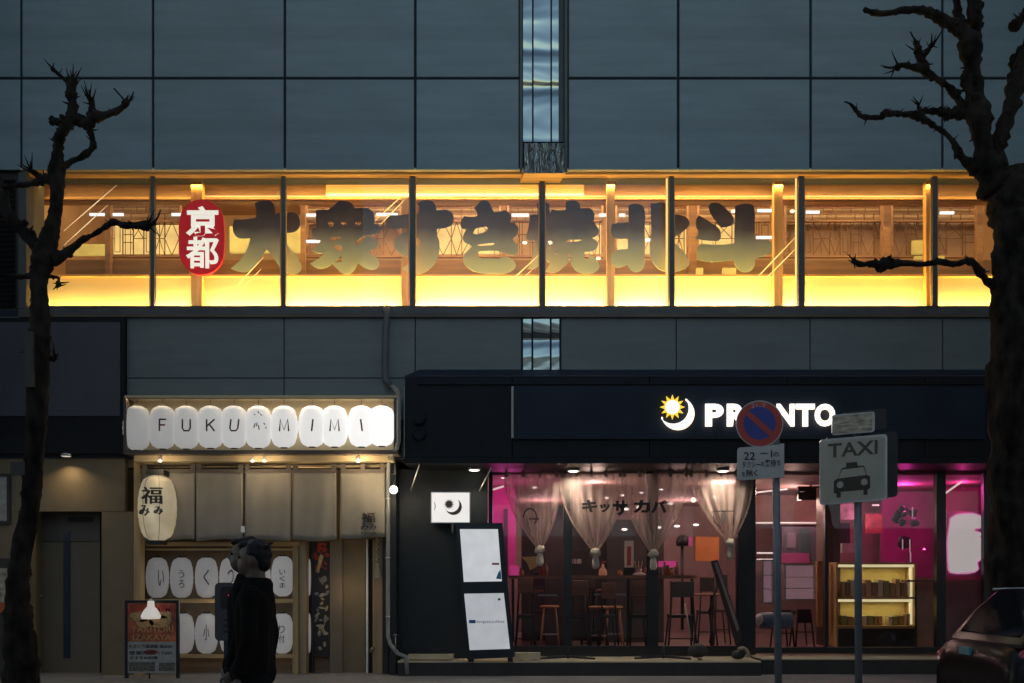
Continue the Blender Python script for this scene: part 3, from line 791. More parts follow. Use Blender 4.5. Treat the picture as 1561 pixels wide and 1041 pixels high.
# ------------------------------------------------------------------ black canopy and bar front
CF = thing('black_canopy', (PX(1060, -.35), -.1, PZ(710, 0)), 'long black canopy fascia over the bar front', 'canopy')
yf = -.35; XL, XR = PX(617, yf), PX(1660, yf)
zt_, zb_ = PZ(573, yf), PZ(697, yf)
mb = MB(); xl2 = PX(640, 0)
mb.add([(XL, yf, zt_), (XR, yf, zt_), (XR, -.01, PZ(563.5, 0)), (xl2, -.01, PZ(563.5, 0)),
        (XL, yf, zt_ - .02), (XR, yf, zt_ - .02), (XR, -.01, PZ(563.5, 0) - .02), (xl2, -.01, PZ(563.5, 0) - .02)],
       [(0, 1, 2, 3), (4, 7, 6, 5), (0, 4, 5, 1), (1, 5, 6, 2), (2, 6, 7, 3), (3, 7, 4, 0)])
mb.build('sloped_top', M_navy, CF)
fx = [XL, PX(781, yf), PX(990, yf), PX(1200, yf), PX(1410, yf), XR]
for a, b in zip(fx[:-1], fx[1:]): MB().bbox(a + .004, b - .004, yf + .002 + rnd.uniform(0, .002), yf + .05, zb_, zt_ - .021, .004).build('fascia_board', M_fascia, CF)
MB().box(XL, XL + .05, yf + .051, -.003, zb_, zt_ - .15).build('end_board', M_fascia, CF)
MB().box(XL - .012, XL - .002, yf - .006, yf + .04, zb_ + .02, zt_ - .15).build('edge_strip', mat('pale_edge', (.34, .34, .30), .5), CF)
MB().box(XL + .2, PX(781, yf), yf - .035, yf, PZ(586.5, yf), PZ(582.5, yf)).build('ledge', M_fascia, CF)
MB().box(PX(781, yf), XR, yf - .03, yf, PZ(586.5, yf), PZ(584.5, yf)).build('ledge', M_fascia, CF)
MB().box(XL, XR, yf, .88, zb_ - .09, zb_ - .002).build('soffit', M_fascia, CF)
MB().box(XL, XR, .86, .95, PZ(718, .9), zb_ - .092).build('head_board', M_black, CF)
for k, y in enumerate((638, 661)):
    MB().lathe(P(639, y, yf - .02), [(.1, .02), (.1, -.03), (.08, -.045), (.06, -.03 if k else -.045)], 22, axis='y').build('vent_cap', M_fascia, CF)

SG = thing('cafe_sign', (PX(1140, -.4), -.4, PZ(668, -.4)), 'long navy sign board with glowing sun, crescent moon and white letters', 'sign')
ys = -.41
MB().pbox(783, 588, 1502, 669, ys, yf + .001).build('board', M_navy, SG)
MB().pbox(779.5, 589, 782.8, 667, ys - .01, yf + .001).build('board_edge', mat('pale_strip', (.42, .40, .34), .5), SG)
M_sgn = glow('sign_white', (1.0, .93, .84), 1.5, .02)
M_halo = glow('sign_side_glow', (1.0, .70, .40), 2.6, .02)
boxes = {'P': (1075, 1106), 'R': (1108, 1141), 'O': (1143, 1181), 'N': (1184, 1215), 'T': (1213, 1243), '0': (1241, 1274)}
for ch, (a, b) in zip('PRONTO', [(1075, 1103), (1108, 1139), (1143, 1180), (1184, 1211), (1213, 1242), (1242, 1273)]):
    l_ = text(ch, a, 615.5, b, 650, ys - .055, M_sgn, 'letter', SG, ext=.012, off=.045)
    text(ch, a + 1, 616.5, b - 1, 649, ys - .025, M_halo, 'letter_backlight', l_, ext=.008, off=.045)
    if ch in 'PRNT':
        pass
def circ(cx, cy, r, n=14, a0=0, a1=360, flip=False):
    L_ = [(cx + r * math.cos(R(a0 + (a1 - a0) * k / n)), cy - r * math.sin(R(a0 + (a1 - a0) * k / n))) for k in range(n + (0 if a1 - a0 == 360 else 1))]
    return L_[::-1] if flip else L_
idt = lambda x, y: (x, y)
# crescent : outer circle minus an offset circle
out = circ(1033, 630, 25, 18, -168, 62); inn = circ(1026, 622, 24, 12, -152, 36, flip=True)
cres = [(q[0], q[1], 1) if k in (0, len(out) - 1) else q for k, q in enumerate(out)] + inn[1:-1]
shape([cres], ys - .05, .012, idt, M_sgn, 'moon_emblem', SG)
shape([[(q[0] + .5, q[1] + .5) for q in cres]], ys - .02, .006, idt, M_halo, 'emblem_backlight', SG)
star = []
for k in range(24):
    r_ = 19 if k % 2 == 0 else 11.5
    star.append((1025 + r_ * math.cos(R(k * 15 + 90)), 620.5 - r_ * math.sin(R(k * 15 + 90)), 1))
shape([star], ys - .07, .01, idt, glow('sun_gold', (1.0, .62, .06), 1.05, .02), 'sun_emblem', SG)
shape([circ(1025, 620.5, 10.5, 12)], ys - .085, .008, idt, glow('sun_core', (1, .95, .75), 1.6, .02), 'sun_core', SG)
for x, w in ((1030, .5), (1100, 1.0), (1170, 1.2), (1240, 1.2)):
    area('halo_lamp', P(x, 632, ys - .12), (R(-90), 0, 0), w * .55, .28, 2.2, (1, .80, .58), SG, 150)

# plinth
PL = thing('shop_plinth', (PX(1030, 0), .4, 0), 'long low pale topped plinth step under the bar windows', 'step')
M_plt = mat('plinth_top', (.52, .44, .30), .7, var=.12, vs=3)
MB().pbox(606, 1010, 1160, 1036, -.02, .9).build('front_step', M_dark, PL)
zz = PZ(1010, -.02)
MB().box(PX(606, -.02), PX(1160, -.02), -.03, .92, zz, zz + .02).build('step_slab', M_plt, PL)
zz2 = PZ(1006, .2)
MB().box(PX(1160, .2) + .01, PX(1700, .2), .2, .92, zz2, zz2 + .02).build('step_slab', M_plt, PL)
MB().box(PX(1160, .2) + .01, PX(1700, .2), .22, .9, 0, zz2).build('front_step', M_dark, PL)

# bar front: frames, glass, dark wall
BF = thing('glazed_storefront', (PX(1050, .9), .9, .2), 'black framed glass bar front glowing pink inside', 'shopfront')
zf = .22
MB().box(PX(605, .5), PX(744, .9), .5, .93, zf, 3.2).build('black_wall', mat('black_wall', (.02, .024, .027), .45, var=.15, vs=2), BF)
MB().box(PX(596, .3), PX(606, .3), .1, 1.6, 0, 3.4).build('black_wall', mat('black_wall', (.02, .024, .027), .45), BF)
def fr(a, b, c, d, Y0=.84, Y1=.96, nm='frame'): return MB().pbox(a, b, c, d, Y0, Y1).build(nm, M_black, BF)
fr(859, 712, 872, 990); fr(1125, 712, 1152, 998, .8, .98); fr(1428, 716, 1442, 992); fr(745, 712, 751, 990)
fr(744, 985, 1125, 1000, .82, .95, 'bottom_rail'); fr(1152, 987, 1690, 996, .82, .95, 'bottom_rail'); fr(1500, 712, 1690, 988, .8, .9, 'black_panel'); fr(986, 735, 1003, 986, .84, .895)
fr(985, 712, 1003, 735, .80, .95, 'frame'); fr(1258, 716, 1262, 988)
for a, b in ((751.2, 858.8), (872.2, 1124.8), (1152.2, 1257.8), (1262.2, 1427.8), (1442.2, 1499.8)):
    MB().pbox(a, 716, b, 986, .90, .908).build('glass_pane', M_glass2, BF)
MB().pbox(751, 712, 1122, 714.5, .7, .76).build('curtain_rail', mat('copper_rail', (.45, .25, .16), .4, .4), BF)
# interior
M_mauve = mat('mauve_wall', (.28, .20, .18), .8, var=.15, vs=1.5)
M_floor_in = mat('bar_floor', (.26, .21, .18), .35, var=.2)
RM = thing('bar_room', (PX(1100, 4), 4, .2), 'dim pinkish bar room seen through the black framed windows', 'room')
MB().box(PX(744, .9), 12, 8, 8.15, .2, 3.3).build('rear_wall', M_mauve, RM)
MB().box(PX(744, .9) - .1, PX(744, .9), .95, 8, .2, 3.3).build('side_wall', M_mauve, RM)
MB().box(12, 12.1, .95, 8, .2, 3.3).build('side_wall', M_mauve, RM)
MB().box(PX(744, .9) - .1, 12, .96, 8.1, 3.16, 3.28).build('ceiling', mat('bar_ceiling', (.34, .22, .21), .8, var=.1), RM)
MB().box(PX(744, .9) - .1, 12, .94, 8.1, .1, .215).build('floor', M_floor_in, RM)
M_pk = mat('magenta_wall', (.55, .08, .32), .6, var=.1)
MB().pbox(746, 742, 786, 880, 3.0, 3.08).build('pink_partition', M_pk, RM)
MB().pbox(768, 776, 774, 880, 2.9, 2.98).build('dark_partition', M_dark, RM)
MB().pbox(795, 770, 935, 985, 5.0, 5.3).build('dark_partition', M_dark, RM)
MB().pbox(832, 790, 860, 985, 3.0, 3.2).build('dark_partition', M_dark, RM)
MB().pbox(925, 792, 1012, 985, 4.4, 4.6).build('dark_partition', M_dark, RM)
MB().pbox(1258, 740, 1281, 985, 2.0, 2.5).build('brown_pillar', wood('dark_pillar', (.12, .07, .05), 'z'), RM)
MB().pbox(1153, 737, 1256, 800, 4.9, 5.0).build('beige_panel', mat('beige_in', (.40, .29, .22), .7), RM)
MB().pbox(1282, 725, 1345, 872, 4.9, 5.0).build('mauve_panel', mat('mauve_in', (.35, .17, .2), .7), RM)
MB().pbox(1344, 716, 1430, 880, 4.2, 4.3).build('magenta_panel', mat('magenta_in', (.40, .05, .22), .6), RM)
MB().pbox(1438, 716, 1502, 990, 3.2, 3.3).build('magenta_panel', mat('magenta_in2', (.36, .05, .16), .6), RM)
MB().pbox(1060, 818, 1096, 855, 3.8, 3.9).build('orange_panel', mat('orange_in', (.55, .20, .05), .6), RM)
MB().pbox(1005, 855, 1034, 864, 3.6, 3.9).build('pink_ledge', glow('pink_ledge', (.9, .08, .4), .35), RM)
MB().pbox(777, 862, 791, 878, 2.6, 2.7).build('pink_ledge', glow('pink_ledge', (.9, .08, .4), .35), RM)
MB().pbox(1440, 884, 1500, 990, 2.0, 2.1).build('grey_panel', mat('grey_in', (.30, .22, .22), .6), RM)
MB().pbox(1395, 882, 1428, 986, 1.6, 2.0).build('tan_panel', mat('tan_in', (.42, .27, .17), .6), RM)
MB().pbox(1246, 855, 1258, 955, 1.8, 1.9).build('orange_panel', mat('orange_in3', (.42, .19, .07), .6), RM)
point('bar_light', (PX(775, 2), 2.2, 2.6), 16, (1, .12, .55), .2, RM)
for (x, y, z, e, c_) in ((PX(900, 3), 2.2, 3.0, 46, (1, .70, .58)), (PX(1090, 3), 2.2, 3.0, 46, (1, .72, .60)), (PX(1210, 3), 3, 2.9, 26, (1, .62, .52)), (PX(830, 5), 6.2, 2.8, 45, (1, .58, .60)), (PX(1050, 5), 6.2, 2.8, 45, (1, .62, .58)), (PX(1330, 3), 3.2, 2.6, 7, (1, .4, .6))):
    point('bar_light', (x, y, z), e, c_, .15, RM)
point('bar_light', (PX(1400, 2), 2.6, 3.05), 30, (1, .06, .5), .06, RM)
point('bar_light', (PX(1475, 2), 2.2, 3.05), 13, (1, .06, .4), .06, RM)

# round recessed lamps under canopy
for k, (x, y) in enumerate(((723, 721), (874, 722.5), (1102, 722))):
    dl = thing('canopy_downlight', P(x, y, .35), ['round glowing downlight over the two panel light box sign', 'round glowing downlight above the left sheer curtains', 'round glowing downlight above the right sheer curtain'][k], 'light', 'round downlights under the black canopy')
    zc = zb_ - .092
    Yd = .35 if k else .2
    q = P(x, 0, Yd)
    MB().lathe((q.x, Yd, zc - .03), [(.1, .03), (.105, 0), (.09, -.01)], 22).build('trim_ring', M_steel, dl)
    MB().lathe((q.x, Yd, zc - .045), [(.075, .01), (.08, 0), (.06, -.008)], 22).build('lens', glow('downlight_lens', (1, .9, .78), 3), dl)
    area('downlight_beam', (q.x, Yd, zc - .07), (R(25 if k else -8), 0, 0), .1, .1, 10 if k else 5, (1, .84, .62), dl, 120)
# awning stays
for k, (a, b, c, d) in enumerate(((640, 706, 626, 748), (749, 713, 731, 748))):
    st_ = thing('stay_rod', P(c, d, -.1), ['pale slanting stay rod at the left end of the black canopy', 'pale slanting stay rod beside the small lit sun and moon sign'][k], 'rod', 'slanting stay rods under the canopy')
    MB().tube([P(a, b, -.2), P(c, d, .3)], .010, 8).build('rod', M_white, st_)
    MB().ball(P(a, b, -.2), .018, 8).build('knuckle', M_steel, st_)

# small lit box sign
bs = thing('lit_box_sign', P(687, 797, .3), 'small square white lit box sign with grey sun and moon emblem', 'sign')
MB().pbox(656.5, 749.5, 717, 797.5, .2, .42).build('case', M_steel, bs)
MB().pbox(658, 751, 715.5, 796, .185, .199).build('face', glow('box_face', (1, .97, .94), .75, .03), bs)
c2 = [(q[0] * .5 + 175, q[1] * .5 + 457.5) + tuple(q[2:]) for q in cres]
M_gm = mat('sign_grey', (.10, .08, .08), .6)
shape([c2], .18, .003, idt, M_gm, 'moon_emblem', bs)
st2 = [(684.5 + (q[0] - 1025) * .42, 768.5 + (q[1] - 620.5) * .42, 1) for q in star]
shape([st2], .178, .003, idt, M_gm, 'sun_emblem', bs)
text(')', 661, 765, 664, 778, .18, M_gm, 'small_print', bs, ext=.002)
MB().tube([P(690, 797.5, .3), P(690, 808, .42), P(690, 812, .5)], .02, 8).build('bracket', M_white, bs)
point('box_glow', P(640, 774, .0), .25, (1, .95, .9), .1, bs)

# stand sign with two lit panels (slightly tilted)
ss = thing('light_box_stand', (PX(740, -.1), -.05, zz + .02), 'black standing light box with two white lit panels beside the bar window', 'sign')
def quad(pts, Y0, Y1, m, nm, par):
    mb = MB(); n = len(pts)
    vs = [P(x, y, Y0) for x, y in pts] + [Vector((PX(x, Y0), Y1, PZ(y, Y0))) for x, y in pts]
    mb.add(vs, [tuple(range(n)), tuple(range(n, 2 * n))[::-1]] + [(i, (i + 1) % n, (i + 1) % n + n, i + n) for i in range(n)])
    return mb.build(nm, m, par)
quad([(693.5, 797), (766, 797), (784, 1002), (712, 1005)], -.08, .12, mat('blue_black_frame', (.018, .026, .035), .3), 'case', ss)
quad([(701, 806.5), (759, 806.5), (765, 886), (707, 887)], -.09, -.081, glow('panel_white', (.95, .97, 1.0), .50, .10), 'lit_panel', ss)
quad([(707.5, 905), (768, 904), (777.5, 989), (716, 991)], -.09, -.081, glow('panel_white2', (.92, .95, 1.0), .38, .10), 'lit_panel', ss)
for x in (718, 778): MB().pbox(x - 4, 1003, x + 4, 1009, -.1, .2).build('foot', M_black, ss)
MB().pbox(750, 858, 761, 861, -.094, -.0905).build('print', mat('print_pink', (.5, .12, .12), .5), ss)
quad([(760, 872), (763, 868), (764.5, 883), (756, 882)], -.094, -.0905, mat('print_blue', (.08, .25, .5), .5, var=.6, vs=20), 'print', ss)
MB().pbox(715, 945, 725, 950, -.094, -.0905).build('print', mat('print_blue2', (.04, .16, .4), .5), ss)
text('tnpicultn', 726, 945, 768, 951, -.0905, mat('print_grey3', (.2, .2, .22), .5), 'print', ss, ext=.002)
MB().pbox(759, 912, 763, 915, -.094, -.0905).build('print', M_gm, ss)
area('panel_light', P(735, 900, -.14), (R(-90), 0, 0), .5, 1.6, 1.2, (.85, .93, 1), ss)

# sheer curtains in the bar
M_sheer = None
def sheer_mat():
    m = bpy.data.materials.new('sheer_voile'); m.use_nodes = True
    nt = m.node_tree; b = nt.nodes['Principled BSDF']
    b.inputs['Base Color'].default_value = (.55, .44, .42, 1); b.inputs['Roughness'].default_value = .8
    b.inputs['Alpha'].default_value = 1
    tr = nt.nodes.new('ShaderNodeBsdfTransparent'); tl = nt.nodes.new('ShaderNodeBsdfTranslucent'); tl.inputs[0].default_value = (.7, .58, .5, 1)
    mx = nt.nodes.new('ShaderNodeMixShader'); mx2 = nt.nodes.new('ShaderNodeMixShader'); mx.inputs[0].default_value = .5
    n = nt.nodes.new('ShaderNodeTexNoise'); n.inputs['Scale'].default_value = 4
    mp = nt.nodes.new('ShaderNodeMapping'); mp.inputs['Scale'].default_value = (3.2, 1, .25); tc = nt.nodes.new('ShaderNodeTexCoord')
    nt.links.new(tc.outputs['Object'], mp.inputs[0]); nt.links.new(mp.outputs[0], n.inputs['Vector'])
    mr = nt.nodes.new('ShaderNodeMapRange'); mr.inputs['From Min'].default_value = .3; mr.inputs['From Max'].default_value = .7; mr.inputs['To Min'].default_value = .34; mr.inputs['To Max'].default_value = .58
    nt.links.new(n.outputs['Fac'], mr.inputs['Value'])
    nt.links.new(b.outputs[0], mx.inputs[1]); nt.links.new(tl.outputs[0], mx.inputs[2])
    nt.links.new(mr.outputs[0], mx2.inputs[0]); nt.links.new(tr.outputs[0], mx2.inputs[1]); nt.links.new(mx.outputs[0], mx2.inputs[2])
    nt.links.new(mx2.outputs[0], nt.nodes['Material Output'].inputs['Surface'])
    return m
M_sheer = sheer_mat()
def sheer(x0, x1, kx, ky, yt, bow, label, Y=.62):
    S_ = thing('sheer_curtain', P(kx, ky + 25, Y), label, 'curtain', 'gathered sheer curtains in the bar window')
    nx, nz = 64, 18; vs = []; fs = []
    for j in range(nz + 1):
        v = j / nz
        for i in range(nx + 1):
            u = i / nx
            top = x0 + (x1 - x0) * u
            kn = kx + (u - .5) * 7
            side = (2 * u - 1)
            f = v ** 1.25
            x = top * (1 - f) + kn * f + side * bow * math.sin(math.pi * v) * abs(side)
            y = yt + (ky - yt) * v
            ed = abs(2 * u - 1) ** 3
            w = (.012 + .05 * v + .03 * ed) * math.sin(u * 34 + v) + .012 * ed * math.sin(u * 71)
            vs.append((PX(x, Y), Y + w * (1 - .4 * v), PZ(y, Y)))
    for j in range(nz):
        for i in range(nx):
            a = j * (nx + 1) + i; fs.append((a, a + 1, a + nx + 2, a + nx + 1))
    mb = MB(); mb.add(vs, fs, True); mb.build('drape', M_sheer, S_)
    mb = MB(); mb.ball(P(kx, ky, Y), .085, 12, (1, .8, .85), .5); mb.build('knot', mat('voile_knot', (.40, .34, .30), .8, bump=.8, bs=18), S_)
    mb = MB(); mb.lathe(P(kx, ky + 25, Y), [(.045, 0), (.065, .05), (.055, .14), (.045, .2), (.03, .25)], 7, sy=.6); mb.build('tail', mat('voile_knot', (.40, .34, .30), .8, bump=.8, bs=18), S_)
    n = int((x1 - x0) / 22)
    for k in range(n + 1):
        xx = x0 + 4 + (x1 - x0 - 8) * k / n
        MB().pbox(xx - 2.2, 714.8, xx + 2.2, yt + 5, Y - .01, Y + .01).build('loop', mat('brown_loop', (.2, .14, .12), .7), S_)
sheer(768, 853, 823, 838, 722, 8, 'leftmost gathered sheer curtain beside the light box stand')
sheer(853, 950, 908, 842, 722, 10, 'second gathered sheer curtain carrying the left printed letters')
sheer(948, 1050, 996, 844, 722, 8, 'third gathered sheer curtain carrying the right printed letters')
sheer(1050, 1150, 1113, 828, 722, 6, 'rightmost warm lit gathered sheer curtain beside the black pillar')
# printed lettering on a banner behind the curtains
bn = thing('window_lettering', P(955, 792, .75), 'black lettering and dark shapes printed across the sheer curtains', 'lettering')
for ch, bx in (('キ', (887, 762, 911, 781)), ('ッ', (914, 768, 930, 781)), ('サ', (934, 763, 957, 786)), ('カ', (965, 762, 991, 782)), ('バ', (992, 762, 1017, 782))):
    text(ch, *bx, .50, M_ink, 'character', bn, ext=.003, off=.045)
mb = MB(); mb.tube([P(804 + 10 * math.cos(R(a)) + 4, 789 - 14 * math.sin(R(a)), .54) for a in range(-40, 200, 20)], .012, 6)
mb.tube([P(806, 791, .54), P(822, 791, .54)], .012, 6); mb.build('line_drawing', M_ink, bn)
mb = MB(); mb.tube([P(1086, 779, .54), P(1119, 779, .54), P(1118, 800, .54)], .009, 6); mb.tube([P(1087, 779, .54), P(1089, 796, .54), P(1099, 805, .54)], .009, 6); mb.build('line_drawing', M_ink, bn)
shape([circ(1103, 788, 4.5, 10), ], .54, .003, lambda x, y: (x, 788 + (y - 788) * 2), M_gm, 'dark_shape', bn)

# ceiling spots inside the bar
r3 = random.Random(5)
cs = [(767, 728), (746, 759), (815, 743), (778, 752), (900, 761), (925, 759), (949, 755), (978, 751), (1008, 746), (955, 776), (974, 773), (1022, 768), (1057, 762), (1088, 758), (1032, 802), (1061, 800), (952, 807), (1004, 804), (1088, 735)]
for k, (x, y) in enumerate(cs):
    Y = min(6.5, max(1.4, 1500 * 1.65 / max(60, 880 - y) - 15)) if y < 765 else 4.6
    o = MB().ball(P(x, y, min(Y, 4.3)), .028 if y < 765 else .04, 10, (1.5, 1, .6)).build('spot_bulb', glow('spot_glow', (1, .86, .8), 2.0))
    cn_ = 0 if x < 853 else 1 if x < 950 else 2 if x < 1050 else 3
    up_ = y < 757
    same = sorted(q[0] for q in cs if (0 if q[0] < 853 else 1 if q[0] < 950 else 2 if q[0] < 1050 else 3) == cn_ and (q[1] < 757) == up_)
    tag(o, '%s tiny glowing spot in the %s row behind the %s sheer curtain' % (['first', 'second', 'third', 'fourth', 'fifth', 'sixth', 'seventh', 'eighth'][same.index(x)], 'upper' if up_ else 'lower', ['leftmost', 'second', 'third', 'rightmost'][cn_]), 'bulb', 'tiny glowing spots inside the bar')
wr = thing('string_light_cable', P(1060, 765, 1.6), 'thin pale slanting cable of bulbs across the right sheer curtain', 'cable')
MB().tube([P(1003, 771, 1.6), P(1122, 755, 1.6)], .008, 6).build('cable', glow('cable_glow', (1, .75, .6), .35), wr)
for x, y, r_ in ((1023, 767, .03), (1057, 762, .045), (1090, 758, .03)): MB().ball(P(x, y, 1.55), r_, 10).build('bulb', glow('spot_glow2', (1, .9, .75), 1.6), wr)
for k, (a, b, c, d, Y) in enumerate(((746, 748, 768, 741, 2.0), (1152, 751, 1200, 745, 3.0), (1152, 797, 1250, 797, 3.2), (1154, 843, 1178, 843, 3.0), (1154, 853, 1178, 853, 3.0), (1441, 752, 1466, 734, 1.9), (1330, 770, 1340, 770, 3.0))):
    tl = MB().tube([P(a, b, Y), P(c, d, Y)], .016, 8).build('tube_light', glow('tube_glow', (1, .85, .82), .75))
    tag(tl, ['slanting pale tube light at the top left corner of the bar window', 'slanting pale tube light between pillar and sign pole', 'long level pale tube light behind the no parking sign pole', 'upper one of two short tube lights by the sign pole', 'lower one of two short tube lights by the sign pole', 'slanting thin pink lit tube above the glowing neon figure', 'tiny pale tube light below the taxi sign'][k], 'light', 'pale tube lights inside the bar')

# counter table, stools, chairs
TB = thing('counter_table', (PX(915, 1.3), 1.5, .215), 'long high window counter table behind the sheer curtains', 'table')
MB().pbox(775, 877, 1062, 882, 1.15, 1.75).build('table_top', wood('table_wood', (.22, .12, .07)), TB)
for x in (782, 862, 958, 1055): MB().pbox(x - 2, 882.3, x + 2, 978, 1.2, 1.24).build('leg', M_dark, TB)
MB().pbox(820, 906, 850, 908.5, 1.5, 1.55).build('foot_rail', M_steel, TB)
MB().pbox(905, 905, 955, 907.5, 1.5, 1.55).build('foot_rail', M_steel, TB)
M_seat = wood('stool_seat', (.42, .26, .13)); M_chair = wood('chair_back', (.26, .13, .075))
def stool(x, Yc, py, label):
    s = thing('bar_stool', (PX(x, Yc), Yc, .215), label, 'stool', 'wooden stools inside the bar')
    z = PZ(py, Yc); X_ = PX(x, Yc)
    MB().lathe((X_, Yc, z - .03), [(.15, 0), (.17, .01), (.17, .035), (.15, .045)], 18).build('seat', M_seat, s)
    for dx, dy in ((-1, -1), (1, -1), (-1, 1), (1, 1)):
        MB().tube([(X_ + dx * .1, Yc + dy * .1, z - .03), (X_ + dx * .17, Yc + dy * .17, .215)], .014, 8).build('leg', M_seat if Yc > 2 else M_dark, s)
    MB().tube([(X_ + .14 * math.cos(R(t)), Yc + .14 * math.sin(R(t)), .5) for t in range(0, 361, 30)], .008, 6).build('foot_ring', M_steel, s)
stool(838, 2.3, 924, 'pale wooden round stool left of the window mullion'); stool(935, 2.4, 925, 'pale wooden round stool right of the window mullion'); stool(912, 1.9, 925, 'dark legged round stool just right of the window mullion')
def chair(x, Yc, py, w, label, m=M_chair):
    s = thing('bar_chair', (PX(x, Yc), Yc, .215), label, 'chair', 'high backed chairs at the window counter')
    X_ = PX(x, Yc); zs = 215 / 1000 + .62; hw = w / sc(Yc) / 2
    mb = MB(); zt2 = PZ(py, Yc)
    mb.bbox(X_ - hw, X_ + hw, Yc - .02, Yc + .02, zt2 - .26, zt2, .012); mb.build('backrest', m, s)
    MB().bbox(X_ - hw, X_ + hw, Yc, Yc + .36, zs, zs + .05, .015).build('seat', M_dark, s)
    for dx in (-1, 1):
        MB().tube([(X_ + dx * (hw - .02), Yc + .0, zt2 - .2), (X_ + dx * (hw - .0), Yc + .0, zs), (X_ + dx * (hw + .05), Yc - .05, .215)], .016, 8).build('rear_leg', M_dark, s)
        MB().tube([(X_ + dx * (hw - .02), Yc + .34, zs), (X_ + dx * (hw + .04), Yc + .38, .215)], .016, 8).build('front_leg', M_dark, s)
    MB().tube([(X_ - hw - .02, Yc, .5), (X_ + hw + .02, Yc, .5)], .01, 6).build('stretcher', M_dark, s)
chair(801, 1.05, 880, 24, 'brown backed high chair right beside the light box stand'); chair(884, 1.05, 884, 26, 'brown backed high chair just right of the window mullion')
chair(928, 1.05, 888, 22, 'third high chair along the window counter'); chair(975, 1.05, 885, 24, 'dark high chair left of the grey backed chair'); chair(1040, 1.05, 886, 36, 'wide grey backed high chair near the leaning board', mat('grey_back', (.10, .10, .09), .6))
for k, (x, Yc, py, w) in enumerate(((822, 3.4, 872, 18), (848, 4.2, 868, 16), (1078, 3.0, 880, 22), (1100, 3.8, 876, 18), (900, 3.6, 878, 18), (1196, 2.6, 930, 20), (1226, 3.0, 928, 20))):
    chair(x, Yc, py, w, ['dark chair deep in the room left of the window mullion', 'second dark chair deep in the room left of the window mullion', 'dark chair behind the leaning board', 'second dark chair behind the leaning board', 'dark chair deep in the room right of the window mullion', 'dark low chair below the display fridge', 'second dark low chair below the display fridge'][k], M_dark)
for k, (x, Yc, py) in enumerate(((1085, 2.4, 905), (835, 3.8, 900), (905, 4.0, 898))):
    t_ = thing('round_table', (PX(x, Yc), Yc, .215), ['dark round table between grey backed chair and leaning board', 'small dark round table deep inside left of the mullion', 'small dark round table deep inside right of the mullion'][k], 'table', 'round tables inside the bar')
    zt_r = PZ(py, Yc)
    MB().lathe((PX(x, Yc), Yc, zt_r - .03), [(.33, 0), (.34, .015), (.33, .03)], 20).build('table_top', M_chair, t_)
    MB().tube([(PX(x, Yc), Yc, zt_r - .03), (PX(x, Yc), Yc, .23)], .03, 8).build('column', M_dark, t_)
    MB().lathe((PX(x, Yc), Yc, .216), [(.2, 0), (.18, .02), (.03, .04)], 16).build('foot', M_dark, t_)
# things on the counter table
def on_table(x): return PZ(877, 1.3) + .001
zt3 = PZ(877, 1.15)
sb = thing('spray_bottle', (PX(919, 1.3), 1.3, zt3), 'orange tinted spray bottle with red trigger on the window counter', 'bottle')
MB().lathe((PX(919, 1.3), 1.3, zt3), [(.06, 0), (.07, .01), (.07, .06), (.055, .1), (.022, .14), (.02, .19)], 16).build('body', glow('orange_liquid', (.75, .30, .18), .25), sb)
MB().tube([(PX(919, 1.3), 1.3, zt3 + .19), (PX(919, 1.3), 1.3, zt3 + .22), (PX(924, 1.3), 1.3, zt3 + .225)], .016, 8).build('trigger', mat('red_plastic', (.5, .03, .02), .4), sb)
mc = thing('menu_card', (PX(959, 1.35), 1.35, zt3), 'tall white menu card with red print on the window counter', 'menu')
MB().pbox(952, 824, 966, 865, 1.3, 1.31).build('card', mat('menu_white', (.7, .66, .6), .5), mc)
MB().pbox(956, 833, 962, 862, 1.295, 1.299).build('print', mat('menu_red', (.5, .08, .06), .5, var=.4, vs=20), mc)
MB().pbox(951, 865, 967, 877, 1.29, 1.36).build('holder', M_dark, mc)
cn = thing('cutlery_holder', (PX(973, 1.3), 1.3, zt3), 'holder with wooden chopsticks and napkins on the window counter', 'holder')
MB().lathe((PX(973, 1.3), 1.3, zt3), [(.055, 0), (.06, .11), (.055, .11)], 14).build('cup', mat('clear_cup', (.35, .26, .2), .3), cn)
for dx, t in ((-.03, -.03), (-.01, .02), (.015, -.01), (.03, .04)): MB().tube([(PX(973, 1.3) + dx, 1.3, zt3 + .05), (PX(973, 1.3) + dx + t, 1.31, zt3 + .24)], .008, 6).build('chopstick', M_seat, cn)
MB().ball((PX(975, 1.15), 1.2, zt3 + .02), .09, 12, (1.1, .6, .35), .4).build('napkins', M_white, cn)
bkt = thing('black_board_sign', (PX(890, 2.5), 2.5, 1.5), 'black hanging board with white chalk writing behind the second curtain', 'board')
MB().pbox(872, 840, 905, 876, 2.5, 2.54).build('board', M_ink, bkt)
text('15:00', 873, 852, 886, 859, 2.49, M_white, 'writing', bkt, ext=.003)
yb = thing('yellow_bag', (PX(808, 2), 2.0, PZ(870, 2)), 'pale yellow paper bag on the counter behind the first curtain', 'bag')
quad([(795, 849), (820, 848), (818, 864), (808, 869), (803, 857)], 2.0, 2.1, mat('yellow_paper', (.5, .46, .2), .6), 'bag', yb)
rl = random.Random(9)
